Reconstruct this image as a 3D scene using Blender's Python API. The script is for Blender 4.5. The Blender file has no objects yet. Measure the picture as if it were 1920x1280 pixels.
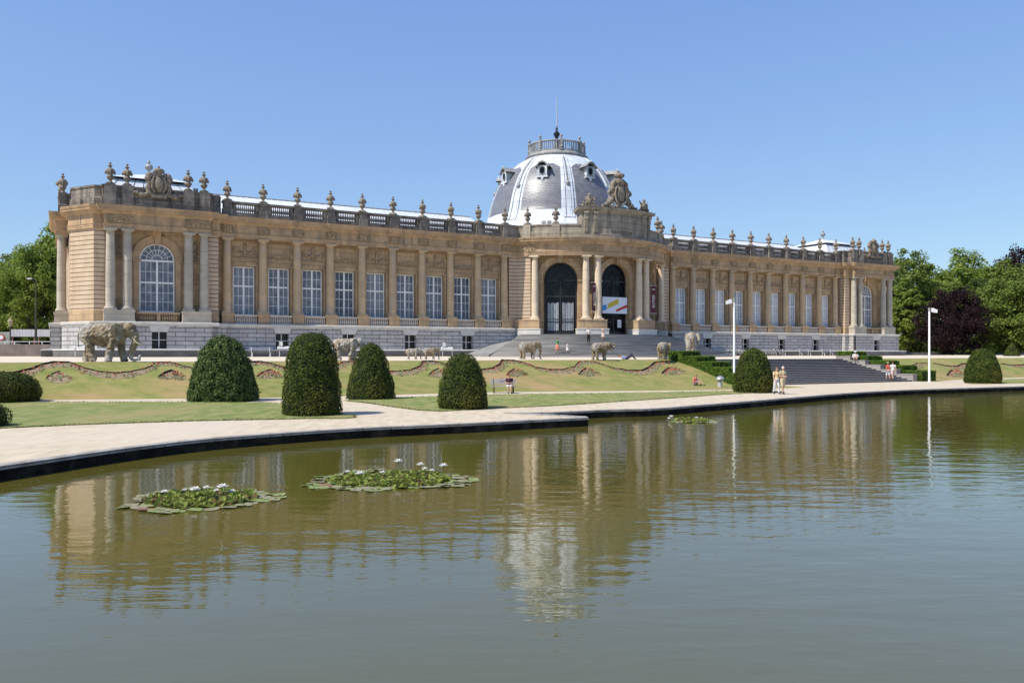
import bpy, math, random
import numpy as np
from mathutils import Vector, Matrix, noise
from mathutils.geometry import tessellate_polygon
from mathutils.bvhtree import BVHTree
random.seed(7); rng = np.random.default_rng(7)
R = math.radians; PI = math.pi; ZW = -.33
scene = bpy.context.scene
COL = scene.collection

# ---------------------------------------------------------------- camera model (photo is 1920 x 1280)
F = 1550.0; HY = 662.1; EYE = 2.6
PHI = 0.5037; MX, MY = 10.356, 105.226          # museum origin and heading
CP, SP = math.cos(PHI), math.sin(PHI)
def G(px, py, z=0.0):
    D = F * (EYE - z) / (py - HY)
    return ((px - 960) / F * D, D)
def ray(px, py):
    return Vector(((px - 960) / F, 1.0, (HY - py) / F))
def L2W(u, y): return (MX + u * CP - y * SP, MY + u * SP + y * CP)
def W2L(X, Y):
    dx, dy = X - MX, Y - MY
    return (dx * CP + dy * SP, -dx * SP + dy * CP)
CU, CY = W2L(0, 0)
def ray_local_y(px, yl):                       # world point where the pixel column meets the local line y = yl
    dx = (px - 960) / F
    comp = -dx * SP + CP
    D = (yl - CY) / comp
    return (dx * D, D)

# ---------------------------------------------------------------- object helpers
def tag(o, label=None, cat=None, group=None, kind=None):
    if label: o['label'] = label
    if cat: o['category'] = cat
    if group: o['group'] = group
    if kind: o['kind'] = kind
    return o
def empty(name, loc=(0, 0, 0), rz=0.0, label=None, cat=None, group=None):
    o = bpy.data.objects.new(name, None); COL.objects.link(o)
    o.location = loc; o.rotation_euler = (0, 0, rz); o.empty_display_size = .2
    return tag(o, label, cat, group)
def copy_tree(o, parent=None):
    c = o.copy(); COL.objects.link(c); c.parent = parent
    for ch in list(o.children): copy_tree(ch, c)
    return c
def link_mesh(name, me, parent=None, loc=None):
    o = bpy.data.objects.new(name, me); COL.objects.link(o)
    if parent: o.parent = parent
    if loc: o.location = loc
    return o

class MB:
    def __init__(s): s.v = []; s.f = []; s.m = []
    def add(s, vs, fs, mi=0):
        b = len(s.v); s.v.extend([tuple(p) for p in vs])
        for f in fs: s.f.append(tuple(i + b for i in f)); s.m.append(mi)
        return s
    def box(s, x0, x1, y0, y1, z0, z1, mi=0):
        return s.add([(x0,y0,z0),(x1,y0,z0),(x1,y1,z0),(x0,y1,z0),(x0,y0,z1),(x1,y0,z1),(x1,y1,z1),(x0,y1,z1)],
                     [(0,3,2,1),(4,5,6,7),(0,1,5,4),(1,2,6,5),(2,3,7,6),(3,0,4,7)], mi)
    def obox(s, c, hx, hy, z0, z1, ang, mi=0, taper=1.0):
        ca, sa = math.cos(ang), math.sin(ang); vs = []
        for z, t in ((z0, 1), (z1, taper)):
            for sx, sy in ((-1,-1),(1,-1),(1,1),(-1,1)):
                x, y = sx*hx*t, sy*hy*t
                vs.append((c[0]+x*ca-y*sa, c[1]+x*sa+y*ca, z))
        return s.add(vs, [(0,3,2,1),(4,5,6,7),(0,1,5,4),(1,2,6,5),(2,3,7,6),(3,0,4,7)], mi)
    def tube(s, pts, rs, n=8, mi=0, cap=True, ref=None):
        pts = [Vector(p) for p in pts]
        if not hasattr(rs, '__len__'): rs = [rs]*len(pts)
        vs = []; fs = []; up = None
        for i, p in enumerate(pts):
            t = (pts[min(i+1, len(pts)-1)] - pts[max(i-1, 0)])
            t = t.normalized() if t.length > 1e-9 else Vector((0,0,1))
            if up is None:
                a = ref or (Vector((0,0,1)) if abs(t.z) < .9 else Vector((1,0,0)))
                up = (a - t*a.dot(t)).normalized()
            else: up = (up - t*up.dot(t)).normalized()
            w = t.cross(up)
            for k in range(n):
                an = 2*PI*k/n
                vs.append(p + (up*math.cos(an) + w*math.sin(an))*rs[i])
        for i in range(len(pts)-1):
            for k in range(n):
                k2 = (k+1) % n
                fs.append((i*n+k, i*n+k2, (i+1)*n+k2, (i+1)*n+k))
        if cap:
            fs.append(tuple(range(n))[::-1]); fs.append(tuple((len(pts)-1)*n+k for k in range(n)))
        return s.add(vs, fs, mi)
    def lathe(s, cx, cy, z0, prof, n=16, mi=0, a0=0, a1=2*PI, capt=True):
        full = abs(a1-a0-2*PI) < 1e-6; m = n if full else n+1
        vs = []; fs = []
        for r, z in prof:
            for k in range(m):
                a = a0 + (a1-a0)*k/n
                vs.append((cx + r*math.sin(a), cy - r*math.cos(a), z0+z))
        for i in range(len(prof)-1):
            for k in range(n):
                k2 = (k+1) % m
                fs.append((i*m+k, i*m+k2, (i+1)*m+k2, (i+1)*m+k))
        if full and capt:
            fs.append(tuple(range(m))[::-1]); fs.append(tuple((len(prof)-1)*m+k for k in range(m)))
        return s.add(vs, fs, mi)
    def ell(s, c, r, nu=12, nv=8, mi=0, rot=None):
        vs = []; fs = []; c = Vector(c)
        for j in range(nv+1):
            th = PI*j/nv
            for i in range(nu):
                ph = 2*PI*i/nu
                p = Vector((r[0]*math.sin(th)*math.cos(ph), r[1]*math.sin(th)*math.sin(ph), r[2]*math.cos(th)))
                if rot: p = rot @ p
                vs.append(c+p)
        for j in range(nv):
            for i in range(nu):
                i2 = (i+1) % nu
                fs.append((j*nu+i, (j+1)*nu+i, (j+1)*nu+i2, j*nu+i2))
        return s.add(vs, fs, mi)
    def sweep(s, path, prof, mi=0):
        # path: plan polyline travelled left to right seen from the front (outside is on the right hand); prof: (out, z) closed loop
        n = len(path); P = [Vector(p) for p in path]; nor = []
        for i in range(n):
            ns = []
            if i > 0: d = (P[i]-P[i-1]).normalized(); ns.append(Vector((d.y, -d.x)))
            if i < n-1: d = (P[i+1]-P[i]).normalized(); ns.append(Vector((d.y, -d.x)))
            if len(ns) == 1: nor.append(ns[0])
            else:
                m = ns[0]+ns[1]; L = m.length
                m = m/L if L > 1e-6 else ns[0]
                nor.append(m/max(.35, m.dot(ns[0])))
        k = len(prof); vs = []; fs = []
        for i in range(n):
            for o, z in prof: q = P[i]+nor[i]*o; vs.append((q.x, q.y, z))
        for i in range(n-1):
            for j in range(k):
                j2 = (j+1) % k
                fs.append((i*k+j, i*k+j2, (i+1)*k+j2, (i+1)*k+j))
        fs.append(tuple(range(k))[::-1]); fs.append(tuple((n-1)*k+j for j in range(k)))
        return s.add(vs, fs, mi)
    def poly(s, pts, z, mi=0):
        p3 = [Vector((p[0], p[1], 0)) for p in pts]
        tr = tessellate_polygon([p3]); fs = []
        for t in tr:
            a, b, c = (p3[i] for i in t)
            fs.append(t if (b-a).cross(c-a).z > 0 else (t[0], t[2], t[1]))
        return s.add([(p[0], p[1], z) for p in pts], fs, mi)
    def xf(s, M, b=0):
        for i in range(b, len(s.v)): s.v[i] = tuple(M @ Vector(s.v[i]))
        return s
    def mesh(s, name, mats, smooth=False, uv=True, ang=40):
        me = bpy.data.meshes.new(name); me.from_pydata(s.v, [], s.f)
        if not isinstance(mats, (list, tuple)): mats = [mats]
        for m in mats: me.materials.append(m)
        me.polygons.foreach_set('material_index', s.m)
        if smooth:
            me.polygons.foreach_set('use_smooth', [True]*len(s.f))
            me.set_sharp_from_angle(angle=R(ang))
        me.update()
        if uv:
            ul = me.uv_layers.new(name='UVMap'); co = s.v
            data = np.zeros(len(me.loops)*2, dtype=np.float32); li = 0
            for p in me.polygons:
                nx, ny, nz = p.normal
                h = math.hypot(nx, ny)
                for vi in p.vertices:
                    x, y, z = co[vi]
                    if h > .5: data[li] = (-ny*x+nx*y)/h; data[li+1] = z
                    else: data[li] = x; data[li+1] = y
                    li += 2
            ul.data.foreach_set('uv', data)
        return me
    def build(s, name, mats, parent=None, smooth=False, uv=True, loc=None, ang=40):
        return link_mesh(name, s.mesh(name, mats, smooth, uv, ang), parent, loc)

WORK = bpy.data.scenes.new('work')          # scratch scene, removed at the end
def remeshed(mb, name, mats, voxel, smooth=True, disp=0, dscale=4):
    me = mb.mesh('tmp', mats, uv=False); o = bpy.data.objects.new('tmp', me); WORK.collection.objects.link(o)
    m = o.modifiers.new('r', 'REMESH'); m.mode = 'VOXEL'; m.voxel_size = voxel; m.use_smooth_shade = smooth
    sm = o.modifiers.new('s', 'SMOOTH'); sm.factor = .5; sm.iterations = 2
    WORK.view_layers[0].update(); dg = WORK.view_layers[0].depsgraph; ev = o.evaluated_get(dg)
    me2 = bpy.data.meshes.new_from_object(ev); me2.name = name
    bpy.data.objects.remove(o); bpy.data.meshes.remove(me)
    me2.materials.clear()
    for k in (mats if isinstance(mats, (list, tuple)) else [mats]): me2.materials.append(k)
    if disp:
        N = len(me2.vertices); co_ = np.empty(N*3); no_ = np.empty(N*3)
        me2.vertices.foreach_get('co', co_); me2.vertices.foreach_get('normal', no_); co_ = co_.reshape(-1,3); no_ = no_.reshape(-1,3)
        d_ = np.array([noise.noise(Vector(p)*dscale)+.5*noise.noise(Vector(p)*dscale*2.7) for p in co_])
        me2.vertices.foreach_set('co', (co_+no_*(disp*d_)[:,None]).reshape(-1))
    me2.polygons.foreach_set('use_smooth', [smooth]*len(me2.polygons))
    return me2

# ---------------------------------------------------------------- materials
MATS = {}
def mat(name, c1, c2=None, scale=3.0, rough=.8, bump=0.0, bscale=None, brick=None, spec=.3, detail=6, c3=None, s3=.3,
        metal=0.0, trans=0.0, coord='Object', stretch=None, lo=.35, hi=.65, sheen=0, bdist=.05, streak=None):
    if name in MATS: return MATS[name]
    m = bpy.data.materials.new(name); m.use_nodes = True; nt = m.node_tree; N = nt.nodes; Lk = nt.links
    b = N['Principled BSDF']; b.inputs['Roughness'].default_value = rough
    b.inputs['Specular IOR Level'].default_value = spec; b.inputs['Metallic'].default_value = metal
    tc = N.new('ShaderNodeTexCoord'); src = tc.outputs[coord]
    if stretch:
        mp = N.new('ShaderNodeMapping'); mp.inputs['Scale'].default_value = stretch
        Lk.new(src, mp.inputs['Vector']); src = mp.outputs[0]
    def mix(fac, a, c, mode='MIX', fv=None):
        x = N.new('ShaderNodeMix'); x.data_type = 'RGBA'; x.blend_type = mode
        if fac is not None: Lk.new(fac, x.inputs['Factor'])
        if fv is not None: x.inputs['Factor'].default_value = fv
        for val, i in ((a, 'A'), (c, 'B')):
            sock = [q for q in x.inputs if q.name == i and q.type == 'RGBA'][0]
            if hasattr(val, 'links') or hasattr(val, 'is_linked'): Lk.new(val, sock)
            else: sock.default_value = (*val, 1)
        return [q for q in x.outputs if q.type == 'RGBA'][0]
    def nz(sc, lo_, hi_, vec=src, det=detail, ro=.6):
        t = N.new('ShaderNodeTexNoise'); t.inputs['Scale'].default_value = sc; t.inputs['Detail'].default_value = det
        t.inputs['Roughness'].default_value = ro
        Lk.new(vec, t.inputs['Vector'])
        r = N.new('ShaderNodeMapRange'); r.inputs['From Min'].default_value = lo_; r.inputs['From Max'].default_value = hi_
        Lk.new(t.outputs[0], r.inputs[0]); return r.outputs[0], t.outputs[0]
    col = None; hgt = None
    if c2 is not None:
        f1, _ = nz(scale, lo, hi); col = mix(f1, c1, c2)
    if c3 is not None:
        f3, _ = nz(s3, .48, .68); col = mix(f3, col if col is not None else c1, c3)
    if streak is not None:       # real weathering: runs of soot down the stone
        mp = N.new('ShaderNodeMapping'); mp.inputs['Scale'].default_value = (1.6, 1.6, .22); Lk.new(tc.outputs['Object'], mp.inputs['Vector'])
        fs_, _ = nz(1.0, .50, .72, mp.outputs[0]); col = mix(fs_, col, streak)
    if brick:
        bw, bh, mc, ms, var = brick
        bt = N.new('ShaderNodeTexBrick'); bt.inputs['Scale'].default_value = 1
        bt.inputs['Brick Width'].default_value = bw; bt.inputs['Row Height'].default_value = bh
        bt.inputs['Mortar Size'].default_value = ms; bt.inputs['Mortar Smooth'].default_value = .2; bt.offset = .5
        bt.inputs['Color1'].default_value = (1-var, 1-var, 1-var*.9, 1); bt.inputs['Color2'].default_value = (1, 1, 1, 1)
        bt.inputs['Mortar'].default_value = (*mc, 1); bt.inputs['Bias'].default_value = 0
        Lk.new(tc.outputs['UV'], bt.inputs['Vector'])
        col = mix(None, col if col is not None else c1, bt.outputs['Color'], 'MULTIPLY', 1.0)
        inv = N.new('ShaderNodeMath'); inv.operation = 'SUBTRACT'; inv.inputs[0].default_value = 1
        Lk.new(bt.outputs['Fac'], inv.inputs[1]); hgt = inv.outputs[0]
    if col is None: b.inputs['Base Color'].default_value = (*c1, 1)
    else: Lk.new(col, b.inputs['Base Color'])
    if bump or hgt is not None:
        nrm = None
        if bump:
            _, h = nz(bscale or scale*4, 0, 1); bp = N.new('ShaderNodeBump'); bp.inputs['Strength'].default_value = bump
            bp.inputs['Distance'].default_value = bdist; Lk.new(h, bp.inputs['Height']); nrm = bp.outputs[0]
        if hgt is not None:
            b2 = N.new('ShaderNodeBump'); b2.inputs['Strength'].default_value = .8; b2.inputs['Distance'].default_value = .04
            Lk.new(hgt, b2.inputs['Height'])
            if nrm is not None: Lk.new(nrm, b2.inputs['Normal'])
            nrm = b2.outputs[0]
        Lk.new(nrm, b.inputs['Normal'])
    if trans:
        td = N.new('ShaderNodeBsdfTranslucent'); ms_ = N.new('ShaderNodeMixShader'); ms_.inputs[0].default_value = trans
        if col is None: td.inputs[0].default_value = (*c1, 1)
        else: Lk.new(col, td.inputs[0])
        out = N['Material Output']; Lk.new(b.outputs[0], ms_.inputs[1]); Lk.new(td.outputs[0], ms_.inputs[2])
        Lk.new(ms_.outputs[0], out.inputs[0])
    MATS[name] = m; return m

stone = mat('sandstone', (.56,.405,.235), (.45,.315,.18), .9, .85, .25, 9, c3=(.42,.27,.17), s3=.35, streak=(.36,.26,.18),
            brick=(1.5,.52,(.72,.68,.62),.014,.20))
rustic = mat('rusticated_sandstone', (.58,.45,.325), (.50,.38,.265), .9, .85, .2, 9, brick=(60,.425,(.20,.16,.14),.034,.05), streak=(.46,.33,.21))
shaft = mat('column_stone', (.60,.435,.26), (.50,.355,.205), 1.1, .85, .2, 8, c3=(.44,.36,.27), s3=.5, streak=(.43,.34,.24), brick=(80,1.25,(.8,.78,.74),.01,.08))
cleancol = mat('clean_column_stone', (.68,.56,.42), (.60,.48,.34), 1.1, .85, .15, 8, brick=(80,1.25,(.8,.78,.74),.01,.08))
greycol = mat('weathered_column_stone', (.52,.46,.37), (.42,.37,.29), 1.1, .85, .2, 8, c3=(.36,.33,.28), s3=.5, streak=(.40,.36,.30), brick=(80,1.25,(.8,.78,.74),.01,.08))
cream = mat('entablature_stone', (.52,.36,.215), (.40,.27,.16), 1.2, .85, .25, 9, c3=(.32,.235,.15), s3=.45, streak=(.24,.18,.125))
carved = mat('carved_stone', (.36,.29,.20), (.20,.16,.11), 5, .9, .9, 7, bdist=.12)
soot = mat('sooty_stone', (.25,.22,.19), (.14,.125,.11), 1.6, .9, .4, 8, c3=(.40,.34,.27), s3=.5, streak=(.07,.065,.06), brick=(1.7,.8,(.5,.5,.5),.012,.15))
palepar = mat('pale_parapet_stone', (.40,.35,.28), (.30,.26,.20), 1.2, .9, .3, 8, streak=(.18,.16,.13), brick=(1.9,.8,(.35,.33,.3),.015,.12))
urnm = mat('urn_stone', (.34,.28,.21), (.16,.135,.11), 3.0, .9, .5, 14, streak=(.11,.1,.09))
white_stone = mat('blue_white_stone', (.55,.53,.51), (.44,.42,.405), 1.0, .8, .25, 7, c3=(.42,.41,.40), s3=.6, streak=(.40,.38,.36), brick=(1.75,.42,(.20,.19,.19),.032,.2))
plinthm = mat('plinth_stone_with_shade', (.19,.18,.18), (.12,.115,.115), .8, .85, .3, 6, brick=(2.6,1.2,(.6,.6,.6),.012,.1))  # shadow on the plinth face is darkened into the stone colour
capstone = mat('pale_cap_stone', (.62,.60,.56), (.50,.48,.44), 1.5, .8, .2)
whitew = mat('white_window_paint', (.88,.87,.84), (.80,.79,.77), 2, .5)
zinc = mat('pale_zinc', (.66,.70,.74), (.52,.56,.60), 1.1, .5, .15, 2, spec=.4, c3=(.78,.81,.84), s3=.3, streak=(.58,.61,.64), brick=(1.3,1.1,(.62,.62,.64),.02,.10))
glazed = mat('white_roof_sheet', (.68,.70,.72), (.58,.61,.64), 1.2, .45, spec=.4)
zincold = mat('aged_zinc', (.34,.34,.335), (.22,.22,.215), 1.5, .6, .2, 3, metal=.1)
slate = mat('roof_slate', (.235,.235,.255), (.18,.18,.20), 1.3, .40, .3, 3, spec=.6, brick=(.5,.22,(.6,.6,.6),.012,.25))
iron = mat('black_iron', (.012,.012,.014), rough=.4, spec=.5)
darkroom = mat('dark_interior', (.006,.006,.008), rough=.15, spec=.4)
gravel = mat('pale_gravel', (.56,.475,.35), (.45,.375,.27), 1.6, .95, .6, 40, c3=(.54,.46,.36), s3=.12, bdist=.02, detail=14, lo=.40, hi=.62, stretch=(1.7,.5,1))
terr = mat('terrace_gravel', (.62,.54,.43), (.54,.465,.36), .8, .95, .4, 30, bdist=.02)
def glassmat(name, c1, c2, rough=.06, spec=.5):
    return mat(name, c1, c2, 1.3, rough, 0, spec=spec, detail=2)
pane_blue = glassmat('window_pane', (.085,.10,.135), (.20,.22,.26))
pane_curt = glassmat('curtained_pane', (.40,.44,.50), (.52,.55,.60), .1)
pane_dark = glassmat('dark_pane', (.003,.004,.006), (.010,.013,.020), .1, .18)

# ---------------------------------------------------------------- MUSEUM
M = empty('museum_building', (MX, MY, 0), PHI, 'long sandstone museum with a slate dome over its curved entrance, standing across the terrace', 'museum')
def part(mb, name, mats, smooth=False, parent=None, ang=40, label=None):
    o = mb.build(name, mats, parent or M, smooth, ang=ang)
    if label: o['label'] = label
    return o
YC, RB = 7.45, 13.22                     # bow circle (columns)
def bow(r, deg): a = R(deg); return (r*math.sin(a), YC-r*math.cos(a))
def arc(r, a0, a1, n): return [bow(r, a0+(a1-a0)*i/n) for i in range(n+1)]
D_ = 3.54; C0 = 12.887; PC = 51.3
def wing_u(k, s): return s*(C0+k*D_)
Z_TER = 2.2; Z_B = 5.55; Z_CB = 6.62; Z_CT = 14.26; Z_CO = 16.35; Z_R = 17.97
def mirror(path): return [(-x, y) for x, y in path[::-1]]
# entablature line
def half_E(d=0.0):                                  # left half, from the back of the end wall to the bow
    return [(-58.9,40),(-58.9,16.2),(-59.88,16.2),(-59.88,5.0),(-58.9,5.0),(-58.9,1.8),(-56.9,-1.2),(-56.0,-1.2),(-56.0,-1.95),
            (-46.6,-1.95),(-46.6,-1.2),(-45.6,-1.2),(-45.6,-.45),(-12.25,-.45),(-12.25,-.12)]
aj = math.degrees(math.acos((YC+.12)/(RB+.45)))
E_L = half_E() + arc(RB+.45, -aj, aj, 56)[0:57] ; E_PATH = half_E()[:-1] + [(-12.25,-.12)] + arc(RB+.45, -aj, aj, 56) + mirror(half_E())
cornice_prof = [(-.9,15.55),(.06,15.55),(.10,15.66),(.22,15.74),(.26,15.86),(.50,15.90),(.52,15.92),(.54,16.10),(.60,16.14),(.66,16.30),(.66,16.35),(-.9,16.35)]
archi_prof = [(-.9,Z_CT),(.0,Z_CT),(.0,14.42),(.03,14.43),(.03,14.60),(.08,14.63),(.08,14.70),(-.02,14.71),(-.02,15.55),(-.9,15.55)]
part(MB().sweep(E_PATH, archi_prof), 'entablature', cream)
# cornice with its dentil row
dm = MB().sweep(E_PATH, cornice_prof)
for i in range(len(E_PATH)-1):
    a, b = Vector(E_PATH[i]), Vector(E_PATH[i+1]); L = (b-a).length
    if a.y > 12 and b.y > 12: continue
    n = max(1, int(L/.36)); d = (b-a)/L; nn = Vector((d.y, -d.x)); an = math.atan2(d.y, d.x)
    for j in range(n):
        p = a+d*(L*(j+.5)/n)+nn*.17
        dm.obox(p, .10, .08, 15.765, 15.86, an)
part(dm, 'cornice', cream)
# basement line: proud of the pedestals
B_L = [(-59.4,40),(-59.4,16.8),(-60.4,16.8),(-60.4,4.4),(-59.4,4.4),(-59.4,1.95),(-57.15,-1.5),(-56.6,-1.5),(-56.6,-2.35),(-46.0,-2.35),(-46.0,-1.5),(-45.1,-1.5),(-45.1,-.95),(-12.0,-.95)]
B_Lw = B_L
def flatmap(y): return lambda s, z, d: (s, y+d, z)
def wall_rect(m, x0, x1, y, z0, z1, ops, rev):       # flat wall with square openings (centre, half width, sill, head)
    xs = [x0]
    def q(a, b, c, d): m.add([a, b, c, d], [(0,1,2,3)])
    cur = x0
    for c, w, zs, zh in sorted(ops):
        q((cur,y,z0),(c-w,y,z0),(c-w,y,z1),(cur,y,z1)); q((c-w,y,z0),(c+w,y,z0),(c+w,y,zs),(c-w,y,zs)); q((c-w,y,zh),(c+w,y,zh),(c+w,y,z1),(c-w,y,z1))
        q((c-w,y,zs),(c+w,y,zs),(c+w,y+rev,zs),(c-w,y+rev,zs)); q((c-w,y+rev,zh),(c+w,y+rev,zh),(c+w,y,zh),(c-w,y,zh))
        q((c-w,y+rev,zs),(c-w,y+rev,zh),(c-w,y,zh),(c-w,y,zs)); q((c+w,y,zs),(c+w,y,zh),(c+w,y+rev,zh),(c+w,y+rev,zs)); cur = c+w
    q((cur,y,z0),(x1,y,z0),(x1,y,z1),(cur,y,z1))
BW = .66
for nm, path in (('west', B_L), ('east', mirror(B_L))):
    sg = -1 if nm == 'west' else 1; wp_ = [(-.6,1.6),(0,1.6),(0,5.24),(-.6,5.24)]
    mb = MB()
    if sg < 0: segs = [path[:9], path[9:13]]
    else: segs = [path[-9:], path[-13:-9]]
    # sweep the returns, leave out the two long fronts that carry windows
    seg_end = B_L[:8]; seg_mid = [(-46.0,-2.35),(-46.0,-1.5),(-45.1,-1.5),(-45.1,-.95)]
    seg_end = seg_end[:]
    for sgm in (seg_end[:7]+[(-56.6,-2.35)], seg_mid):
        mb.sweep(sgm if sg < 0 else mirror(sgm), wp_)
    xa, xb = sorted((sg*56.6, sg*46.0)); wall_rect(mb, xa, xb, -2.35, 1.6, 5.24, [(sg*PC, BW, 3.04, 4.62)], .55)
    xa, xb = sorted((sg*45.1, sg*12.0)); wall_rect(mb, xa, xb, -.95, 1.6, 5.24, [(sg*(C0+(k+.5)*D_), BW, 3.04, 4.62) for k in (1,3,5,7)], .55)
    part(mb, 'basement_wall', white_stone)
    part(MB().sweep(path, [(-.6,5.242),(.06,5.242),(.10,5.30),(.14,5.44),(.14,5.50),(.04,Z_B),(-.6,Z_B)]), 'basement_ledge', capstone)
    part(MB().sweep(path, [(-.3,1.6),(.75,1.6),(.75,2.86),(-.3,2.90)]), 'plinth', plinthm)
    part(MB().sweep(path, [(-.3,2.902),(.80,2.862),(.80,2.95),(.70,2.98),(-.3,3.02)]), 'plinth_cap', capstone)
def basement_window(u, yf):
    # recessed black opening with a two-light frame and a keystone over it
    o = MB(); w = BW; yb_ = yf+.5
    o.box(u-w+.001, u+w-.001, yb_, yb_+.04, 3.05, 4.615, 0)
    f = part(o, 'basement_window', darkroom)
    s = MB()
    s.box(u-.035, u+.035, yb_-.06, yb_-.003, 3.06, 4.61); s.box(u-w, u-.036, yb_-.05, yb_-.003, 3.85, 3.90); s.box(u+.036, u+w, yb_-.05, yb_-.003, 3.85, 3.90)
    part(s, 'mullion', whitew, parent=f)
    t = MB()
    t.add([(u-w-.05,yf-.06,4.622),(u+w+.05,yf-.06,4.622),(u+w+.28,yf-.10,5.235),(u-w-.28,yf-.10,5.235),
           (u-w-.05,yf-.002,4.622),(u+w+.05,yf-.002,4.622),(u+w+.28,yf-.002,5.235),(u-w-.28,yf-.002,5.235)],
          [(0,1,2,3),(0,4,5,1),(1,5,6,2),(3,2,6,7),(0,3,7,4)])
    part(t, 'keystone', capstone, parent=f)
for s in (-1, 1):
    for k in (1, 3, 5, 7): basement_window(s*(C0+(k+.5)*D_), -.95)
    basement_window(s*PC, -2.35)

# inner body and roofs
core = MB()
core.box(-57.5, -12, 1.6, 42, 1.0, 17.0); core.box(12, 57.5, 1.6, 42, 1.0, 17.0); core.box(-12, 12, 3, 60, 1.0, 17.0)
core.box(-57.9, -45.9, .25, 1.6, 14.3, 17.0); core.box(45.9, 57.9, .25, 1.6, 14.3, 17.0)
part(core, 'inner_block', soot)
for s in (-1, 1):
    a, b = sorted((s*13.5, s*45.0))
    r = MB(); r.add([(a,1.4,17.02),(b,1.4,17.02),(b,8.2,20.0),(a,8.2,20.0),(a,15,17.02),(b,15,17.02)], [(0,1,2,3),(3,2,5,4),(0,3,4),(1,5,2)])
    for i in range(46):
        x = a+(b-a)*(i+.5)/46
        r.add([(x-.03,1.4,17.05),(x+.03,1.4,17.05),(x+.03,8.2,20.07),(x-.03,8.2,20.07)], [(0,1,2,3)])
    rf = part(r, 'roof', glazed)
    part(MB().tube([(a,8.2,20.02),(b,8.2,20.02)], .11, 6), 'ridge_cap', zincold, parent=rf)
    # pavilion roof: glazed skirt, dark lantern band, low hip, finial
    c = s*PC; r = MB()
    def ring(hx, hy, z, cy=7.9): return [(c-hx,cy-hy,z),(c+hx,cy-hy,z),(c+hx,cy+hy,z),(c-hx,cy+hy,z)]
    def band(p, q, mi=0): r.add(p+q, [(0,1,5,4),(1,2,6,5),(2,3,7,6),(3,0,4,7)], mi)
    band(ring(5.9,6.2,17.02), ring(3.5,3.6,20.02)); band(ring(3.45,3.55,20.02), ring(3.45,3.55,20.15), 1)
    band(ring(3.75,3.85,20.15), ring(3.75,3.85,20.24), 1); band(ring(3.75,3.85,20.24), ring(.8,.8,21.25)); r.add(ring(.8,.8,21.25), [(0,1,2,3)])
    for i in range(9):
        t = -1+2*(i+.5)/9
        r.add([(c+5.9*t-.03,7.9-6.24,17.07),(c+5.9*t+.03,7.9-6.24,17.07),(c+3.5*t+.03,7.9-3.64,20.01),(c+3.5*t-.03,7.9-3.64,20.01)], [(0,1,2,3)], 1)
    pr = part(r, 'roof', [glazed, mat('lantern_dark', (.06,.06,.065), rough=.6)])
    part(MB().lathe(c, 7.9, 21.25, [(.35,0),(.3,.15),(.12,.3),(.1,.6),(.36,.8),(.42,1.0),(.3,1.25),(.1,1.35),(.16,1.5),(.02,1.85)], 12), 'finial', zincold, True, pr)

# ---- columns
def column_mb(x, y, z0, z1, r=.42, n=20):
    h = z1-z0; m = MB()
    m.box(x-r*1.32, x+r*1.32, y-r*1.32, y+r*1.32, z0, z0+.16)
    m.lathe(x, y, z0+.162, [(r*1.28,0),(r*1.30,.07),(r*1.2,.14),(r*1.08,.18),(r*1.12,.24),(r*1.02,.28),(r*1.0,.34),(r*1.01,h*.3),(r*.96,h*.6),(r*.87,h-.62),
                          (r*.94,h-.60),(r*.94,h-.56),(r*.88,h-.54),(r*.88,h-.42),(r*1.0,h-.36),(r*1.16,h-.28),(r*1.18,h-.26)], n)
    return m
def column(x, y, z0=Z_CB, z1=Z_CT, rot=0, mm=None):
    m = column_mb(0, 0, z0, z1)
    m.box(-.55,.55,-.55,.55, z1-.17, z1-.004)
    m.xf(Matrix.Translation((x,y,0)) @ Matrix.Rotation(rot,4,'Z'))
    return part(m, 'column', mm or shaft, True, ang=35)
def pedestal(x0, x1, y0, y1, z0=Z_B, z1=Z_CB, mm=None):
    m = MB(); m.box(x0+.04, x1-.04, y0+.04, y1, z0+.142, z1-.142); m.box(x0-.02, x1+.02, y0-.02, y1, z0+.002, z0+.14); m.box(x0-.02, x1+.02, y0-.02, y1, z1-.14, z1-.003)
    return part(m, 'pedestal', mm or stone)
for s in (-1, 1):
    for k in range(10):
        u = wing_u(k, s); column(u, 0, mm=shaft); pedestal(u-.62, u+.62, -.72, .5)
    for du in (-4.15,-2.7,2.7,4.15): column(s*PC+du, -1.5, mm=greycol)
    for c in (-3.42, 3.42): pedestal(s*PC+c-1.35, s*PC+c+1.35, -2.2, -.3, mm=greycol)
    for y in (5.65, 15.5): column(s*59.42, y, mm=greycol)
    pedestal(min(s*58.8,s*60.1), max(s*58.8,s*60.1), 4.95, 6.4, mm=greycol)

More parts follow.
